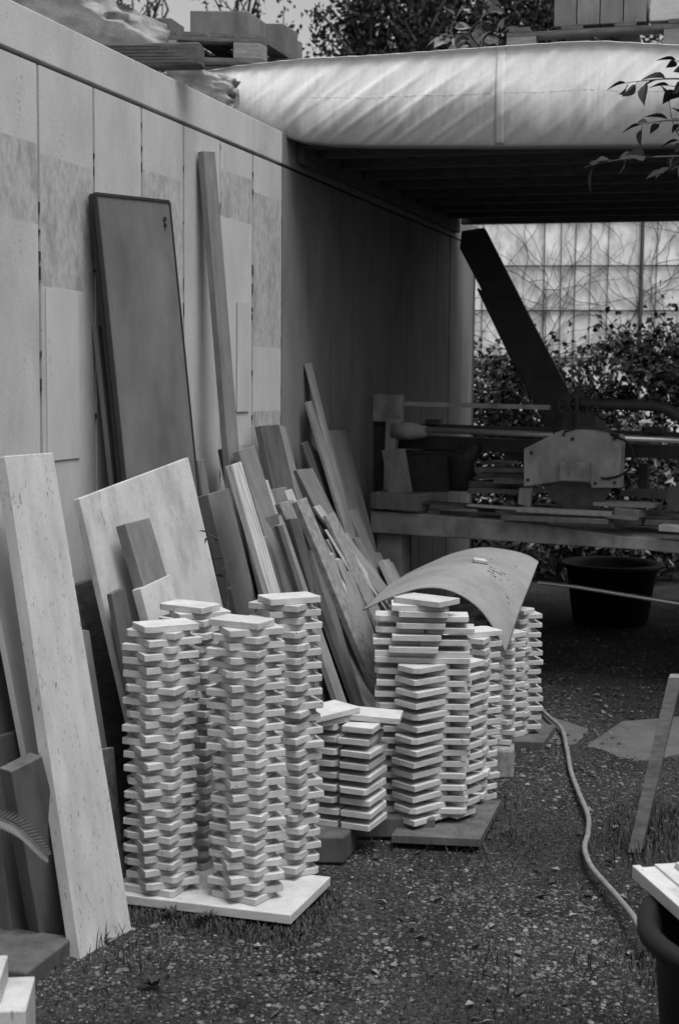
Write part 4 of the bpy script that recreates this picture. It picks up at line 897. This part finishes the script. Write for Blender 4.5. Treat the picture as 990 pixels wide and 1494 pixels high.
sh = [(1.9, 12.9, 1.95, 1.0), (2.9, 13.2, 2.1, .9), (3.3, 12.3, 2.25, .9), (4.2, 12.8, 2.25, 1.0), (5.2, 12.6, 2.2, 1.1), (2.3, 12.0, 1.2, .7), (1.25, 13.6, 2.0, .8), (6.3, 13, 2.2, 1.1)]
sl = ['dense dark shrub just right of the wall end', 'leafy shrub behind the slanting black strut', 'dark shrub right of the slanting strut behind the saw motor', 'high dark shrub at the right below the bright wall', 'dark shrub farthest right behind the supply arm',
      'low light-leaved shrub seen below the saw rail', 'shrub half hidden by the end of the retaining wall', 'shrub standing beyond the right picture edge']
for i, (x, y, h, r_) in enumerate(sh):
    plant('shrub', (x, y, 0), h, r_, .6, 50, 6000, .075, sl[i], 'shrub', 'shrubs in front of the bright wall', 40+i, SM2 if i in (5,) else SM, z0=.05, trunk_r=.035, clump=.30)
for i, (x, y, h, r_) in enumerate([(1.8, 11.6, .5, .5), (2.8, 11.5, .65, .6), (3.6, 11.4, .6, .5)]):
    plant('weed_clump', (x, y, 0), h, r_, .3, 20, 900, .07, ['weeds at the wall end behind the bench', 'tall pale weeds behind the blade guard', 'weeds at the right behind the saw bench'][i], 'plant', 'weeds behind the saw', 60+i, SM2, z0=.05, trunk_r=.012, clump=.3)
# trees beyond
plant('tree', (1.2, 22, 0), 9.0, 1.9, 1.8, 150, 26000, .10, 'dense dark tree rising above the middle of the tarpaulin', 'tree', 'trees beyond the yard', 71, [M['leaf_dark'], M['leaf_dark']], z0=.3, trunk_r=.2, clump=.26)
plant('tree', (3.6, 23, 0), 8.5, 2.3, 2.0, 150, 26000, .10, 'dark tree behind the right pallet', 'tree', 'trees beyond the yard', 72, [M['leaf_dark'], M['leaf_dark']], z0=.3, trunk_r=.2, clump=.26)
plant('tree', (6.4, 22, 0), 8.5, 2.2, 2.0, 110, 15000, .10, 'dark tree at the far right behind the roof', 'tree', 'trees beyond the yard', 73, [M['leaf_dark'], M['leaf_dark']], z0=.3, trunk_r=.2, clump=.26)
plant('tree', (-1.9, 26, 0), 9.5, 1.3, 1.3, 70, 1300, .12, 'thin open tree with sparse leaves above the square blocks', 'tree', 'trees beyond the yard', 74, SM, z0=.35, trunk_r=.12, clump=.16)
plant('tree', (-3.9, 27, 0), 9.6, 1.3, 1.3, 70, 1300, .12, 'thin open tree left of the square blocks', 'tree', 'trees beyond the yard', 75, SM, z0=.35, trunk_r=.12, clump=.16)
plant('tree', (-5.6, 25, 0), 8.5, 2.0, 1.5, 120, 7000, .15, 'dark tree above the wrapped rocks at the left', 'tree', 'trees beyond the yard', 76, SM, z0=.3, trunk_r=.15, clump=.22)
# garden plant growing over the roof edge
def sprig(name, base, tips_, lab_, lsize, mats, seed, r0=.006, spread=1.0, cat='plant', density=.04, droop=.4):
    r = random.Random(seed); t = thing(name, base, lab_, cat); g = MB(); LF = []
    for path in tips_:
        pts = crv([Vector(p) for p in path], 24); g.tube(pts, [r0*(1-.8*i/24) for i in range(25)], 6)
        acc = 0
        for i in range(2, 25):
            acc += (pts[i]-pts[i-1]).length
            if acc > density:
                acc = 0; d = (pts[i]-pts[i-1]).normalized(); s_ = d.cross(rv(r)).normalized()*spread
                dd = (d*.6+s_+Vector((0, 0, -droop))).normalized(); q = pts[i]+dd*lsize*.25
                g.tube([pts[i], q], r0*.25, 4); ls = lsize*r.uniform(.6, 1.25); lf = MB(); LF.append(lf); leaf2(lf, q, dd, rv(r)+Vector((0, -.2, 1)), ls, ls*.62, 1 if r.random() < .3 else 0, .18)
        lf = MB(); LF.append(lf); leaf2(lf, pts[-1], pts[-1]-pts[-2], Z, lsize, lsize*.5, 0)
    g.build('stem', M['twig'], t, smooth=True); [l_.build('leaf', mats, t, fixn=False) for l_ in LF]; return t
q = dep(700, 75, 7.4)
sprig('roof_plant', q, [[q, q+Vector((-.08, 0, .08)), q+Vector((-.2, 0, .06))], [q, q+Vector((.0, 0, .12)), q+Vector((.02, .0, .26))], [q, q+Vector((.04, 0, .05)), q+Vector((.12, 0, .1))], [q+Vector((-.1, 0, 0)), q+Vector((-.15, 0, .1)), q+Vector((-.12, 0, .17))], [q+Vector((-.02, 0, 0)), q+Vector((-.06, 0, .09)), q+Vector((-.0, 0, .16))]],
      'plant with light leaves growing up behind the tarpaulin left of the right pallet', .075, [M['leaf_light'], M['leaf']], 5, density=.025)
Yb = 3.7
def D(x, y, dy=0): return dep(x, y, Yb+dy)
root = D(1060, 190)
sprig('leafy_branch', root, [[D(1060, 130), D(1000, 116), D(955, 116), D(912, 121)], [D(1060, 170), D(1010, 176), D(970, 176), D(934, 182)], [D(1060, 225), D(990, 228), D(920, 231), D(862, 240)], [D(1060, 225, .1), D(1010, 215, .1), D(985, 190, .1), D(975, 150, .1)], [D(1060, 90), D(1020, 95), D(985, 88)], [D(1060, 250), D(1010, 236), D(975, 250)], [D(1060, 140, .05), D(1010, 130, .05), D(975, 125, .05)], [D(1060, 205, .05), D(1020, 200, .05), D(988, 205, .05)]],
      'leafy branch reaching in from the right across the tarpaulin', .05, [M['leaf_dark'], M['leaf']], 8, r0=.0035, cat='branch', density=.021, droop=.8)
q = dep(330, 885, 5.0)
sprig('climbing_weed', q, [[dep(333, 900, 5.0), dep(331, 850, 5.0), dep(330, 815, 5.0), dep(322, 790, 5.0), dep(303, 778, 5.0)]], 'thin dark climbing weed in front of the broad grey slab', .035, [M['leaf_dark'], M['leaf']], 9, r0=.003, density=.03)
# fern leaf at the left edge
fr0 = dep(-30, 1185, 3.45); fr1 = dep(66, 1246, 3.4); fm = fr0.lerp(fr1, .55)+Z*.025
t = thing('fern_frond', fr0, 'pale fern frond hanging in from the left edge before the dark slabs', 'plant')
pts = crv([fr0, fm, fr1], 24); g = MB(); g.tube(pts, .0012, 5); g.build('stem', M['leaf_light'], t)
g = MB()
for i in range(2, 25):
    d = (pts[i]-pts[i-1]).normalized(); l = .055*math.sin(math.pi*(1-i/26)*.75+.25)
    for s_ in (-1, 1):
        dd = (d*.9+Z*s_*.75+Vector((0, -.2, 0))).normalized(); leaf(g, pts[i], dd, Vector((0, -1, .2)), l, .008, 0, .1)
g.build('leaf', M['leaf_light'], t, fixn=False)

# ------------------------------------------------------------------ loose ground cover
rp = random.Random(99)
from mathutils import noise as NZ
def inside(x, y):
    # keep off the space behind the wall face and stay in the yard
    q = Vector((x, y, 0))-W0; return q.dot(WN) > .02
def pebble(g, x, y, s, mi=0):
    z = gh(x, y)+s*.15; n0 = len(g.v); a0 = rp.random()*6.28; sx = s*rp.uniform(.7, 1.4); sy = s*rp.uniform(.6, 1.0); sz = s*rp.uniform(.35, .7); ca, sa = math.cos(a0), math.sin(a0)
    K = 6
    for (rr, zz_) in ((.85, -.5), (1, .1), (.6, .75)):
        for k in range(K):
            a = 6.283*k/K+rr; u = math.cos(a)*sx*rr*rp.uniform(.85, 1.15); v = math.sin(a)*sy*rr*rp.uniform(.85, 1.15); g.v.append(Vector((x+u*ca-v*sa, y+u*sa+v*ca, z+zz_*sz)))
    for r_ in (0, 1):
        for k in range(K):
            k2 = (k+1) % K; g.f.append((n0+r_*K+k, n0+r_*K+k2, n0+(r_+1)*K+k2, n0+(r_+1)*K+k)); g.m.append(mi)
    g.f.append(tuple(n0+2*K+k for k in range(K))); g.m.append(mi)
g = MB(); cnt = 0
while cnt < 24000:
    y = 3.0+ (rp.random()**1.6)*6.5; x = rp.uniform(-.30, .30)*y
    if not inside(x, y): continue
    dn = NZ.noise(Vector((x*1.6, y*1.1, 3)))+.5*NZ.noise(Vector((x*5, y*4, 1)))
    if rp.random() > .5+dn*1.4: continue
    s = rp.lognormvariate(0, .5)*.0033; pebble(g, x, y, min(s, .013), 1 if rp.random() < .1 else 0); cnt += 1
tag(g.build('gravel', [M['pebble'], M['pebble_l']], origin=(0, 0, 0), fixn=False, smooth=False), 'scattered gravel on the dark yard soil', 'gravel', kind='stuff')
g = MB()
def blade(x, y, h, wd=.0022):
    z = gh(x, y); a = rp.random()*6.28; l = rp.uniform(.15, .9)*h; dx, dy = math.cos(a)*l, math.sin(a)*l; px, py = -math.sin(a)*wd, math.cos(a)*wd
    n0 = len(g.v)
    g.v += [Vector((x-px, y-py, z)), Vector((x+px, y+py, z)), Vector((x+dx*.4+px*.7, y+dy*.4+py*.7, z+h*.65)), Vector((x+dx*.4-px*.7, y+dy*.4-py*.7, z+h*.65)), Vector((x+dx, y+dy, z+h))]
    g.f += [(n0, n0+1, n0+2, n0+3), (n0+3, n0+2, n0+4)]; g.m += [0, 0]
fa, fb = BS[0], BS[1]; fc = BS[2]
for i in range(2600):
    k = rp.random(); p = fa.lerp(fb, k) if rp.random() < .75 else fb.lerp(fc, k); x = p.x+rp.gauss(0, .03); y = p.y-abs(rp.gauss(0, .05))
    blade(x, y, rp.uniform(.006, .028))
for i in range(15000):
    y = 3.0+rp.random()**1.4*4.5; x = rp.uniform(-.30, .30)*y
    if not inside(x, y) or NZ.noise(Vector((x*1.6, y*1.1, 3))) > .12+rp.gauss(0, .12): continue
    blade(x, y, rp.uniform(.005, .017))
for i in range(1500):
    b_ = gnd(rp.choice((925, 990, 960, 700, 150)), rp.choice((1245, 1215, 1180, 1400))); blade(b_.x+rp.gauss(0, .09), b_.y+rp.gauss(0, .09), rp.uniform(.02, .07))
tag(g.build('grass', M['grass'], origin=(0, 0, 0), fixn=False), 'short sparse grass and moss on the yard soil', 'grass', kind='stuff')
g = MB()
for i in range(1500):
    y = 3.2+rp.random()*6; x = rp.uniform(-.1, .32)*y
    if not inside(x, y) or (y < 6.2 and rp.random() < .75): continue
    a = rp.random()*6.28; leaf(g, Vector((x, y, gh(x, y)+.008)), Vector((math.cos(a), math.sin(a), rp.uniform(-.1, .3))), Vector((rp.gauss(0, .3), rp.gauss(0, .3), 1)), rp.uniform(.015, .05), rp.uniform(.01, .03), 1 if rp.random() < .3 else 0, .3)
tag(g.build('fallen_leaves', [M['leaf'], M['leaf_light']], origin=(0, 0, 0), fixn=False), 'dry fallen leaves lying on the soil', 'leaves', kind='stuff')
# small weeds at the foot of the slabs
for i, (x, y, s_) in enumerate([(300, 1345, .05), (250, 1338, .045), (150, 1375, .05), (225, 1440, .05)]):
    b_ = gnd(x, y); g = MB()
    for k in range(26):
        a = rp.random()*6.28; d = Vector((math.cos(a), math.sin(a), rp.uniform(.3, 1.6))); leaf(g, b_+Z*.0+d.normalized()*s_*.3*rp.random(), d, Z, s_*rp.uniform(.3, .8), s_*.25, 0, .2)
    tag(g.build('small_weed', M['leaf'], fixn=False), ['small weed at the front edge of the pale base slab under the middle stack', 'small weed at the front edge of the pale base slab under the left stack', 'small weed touching the foot of the travertine slab', 'low weed rosette on the soil in the lower left'][i], 'weed', 'small weeds in the yard')
print('TILES', NT[0])
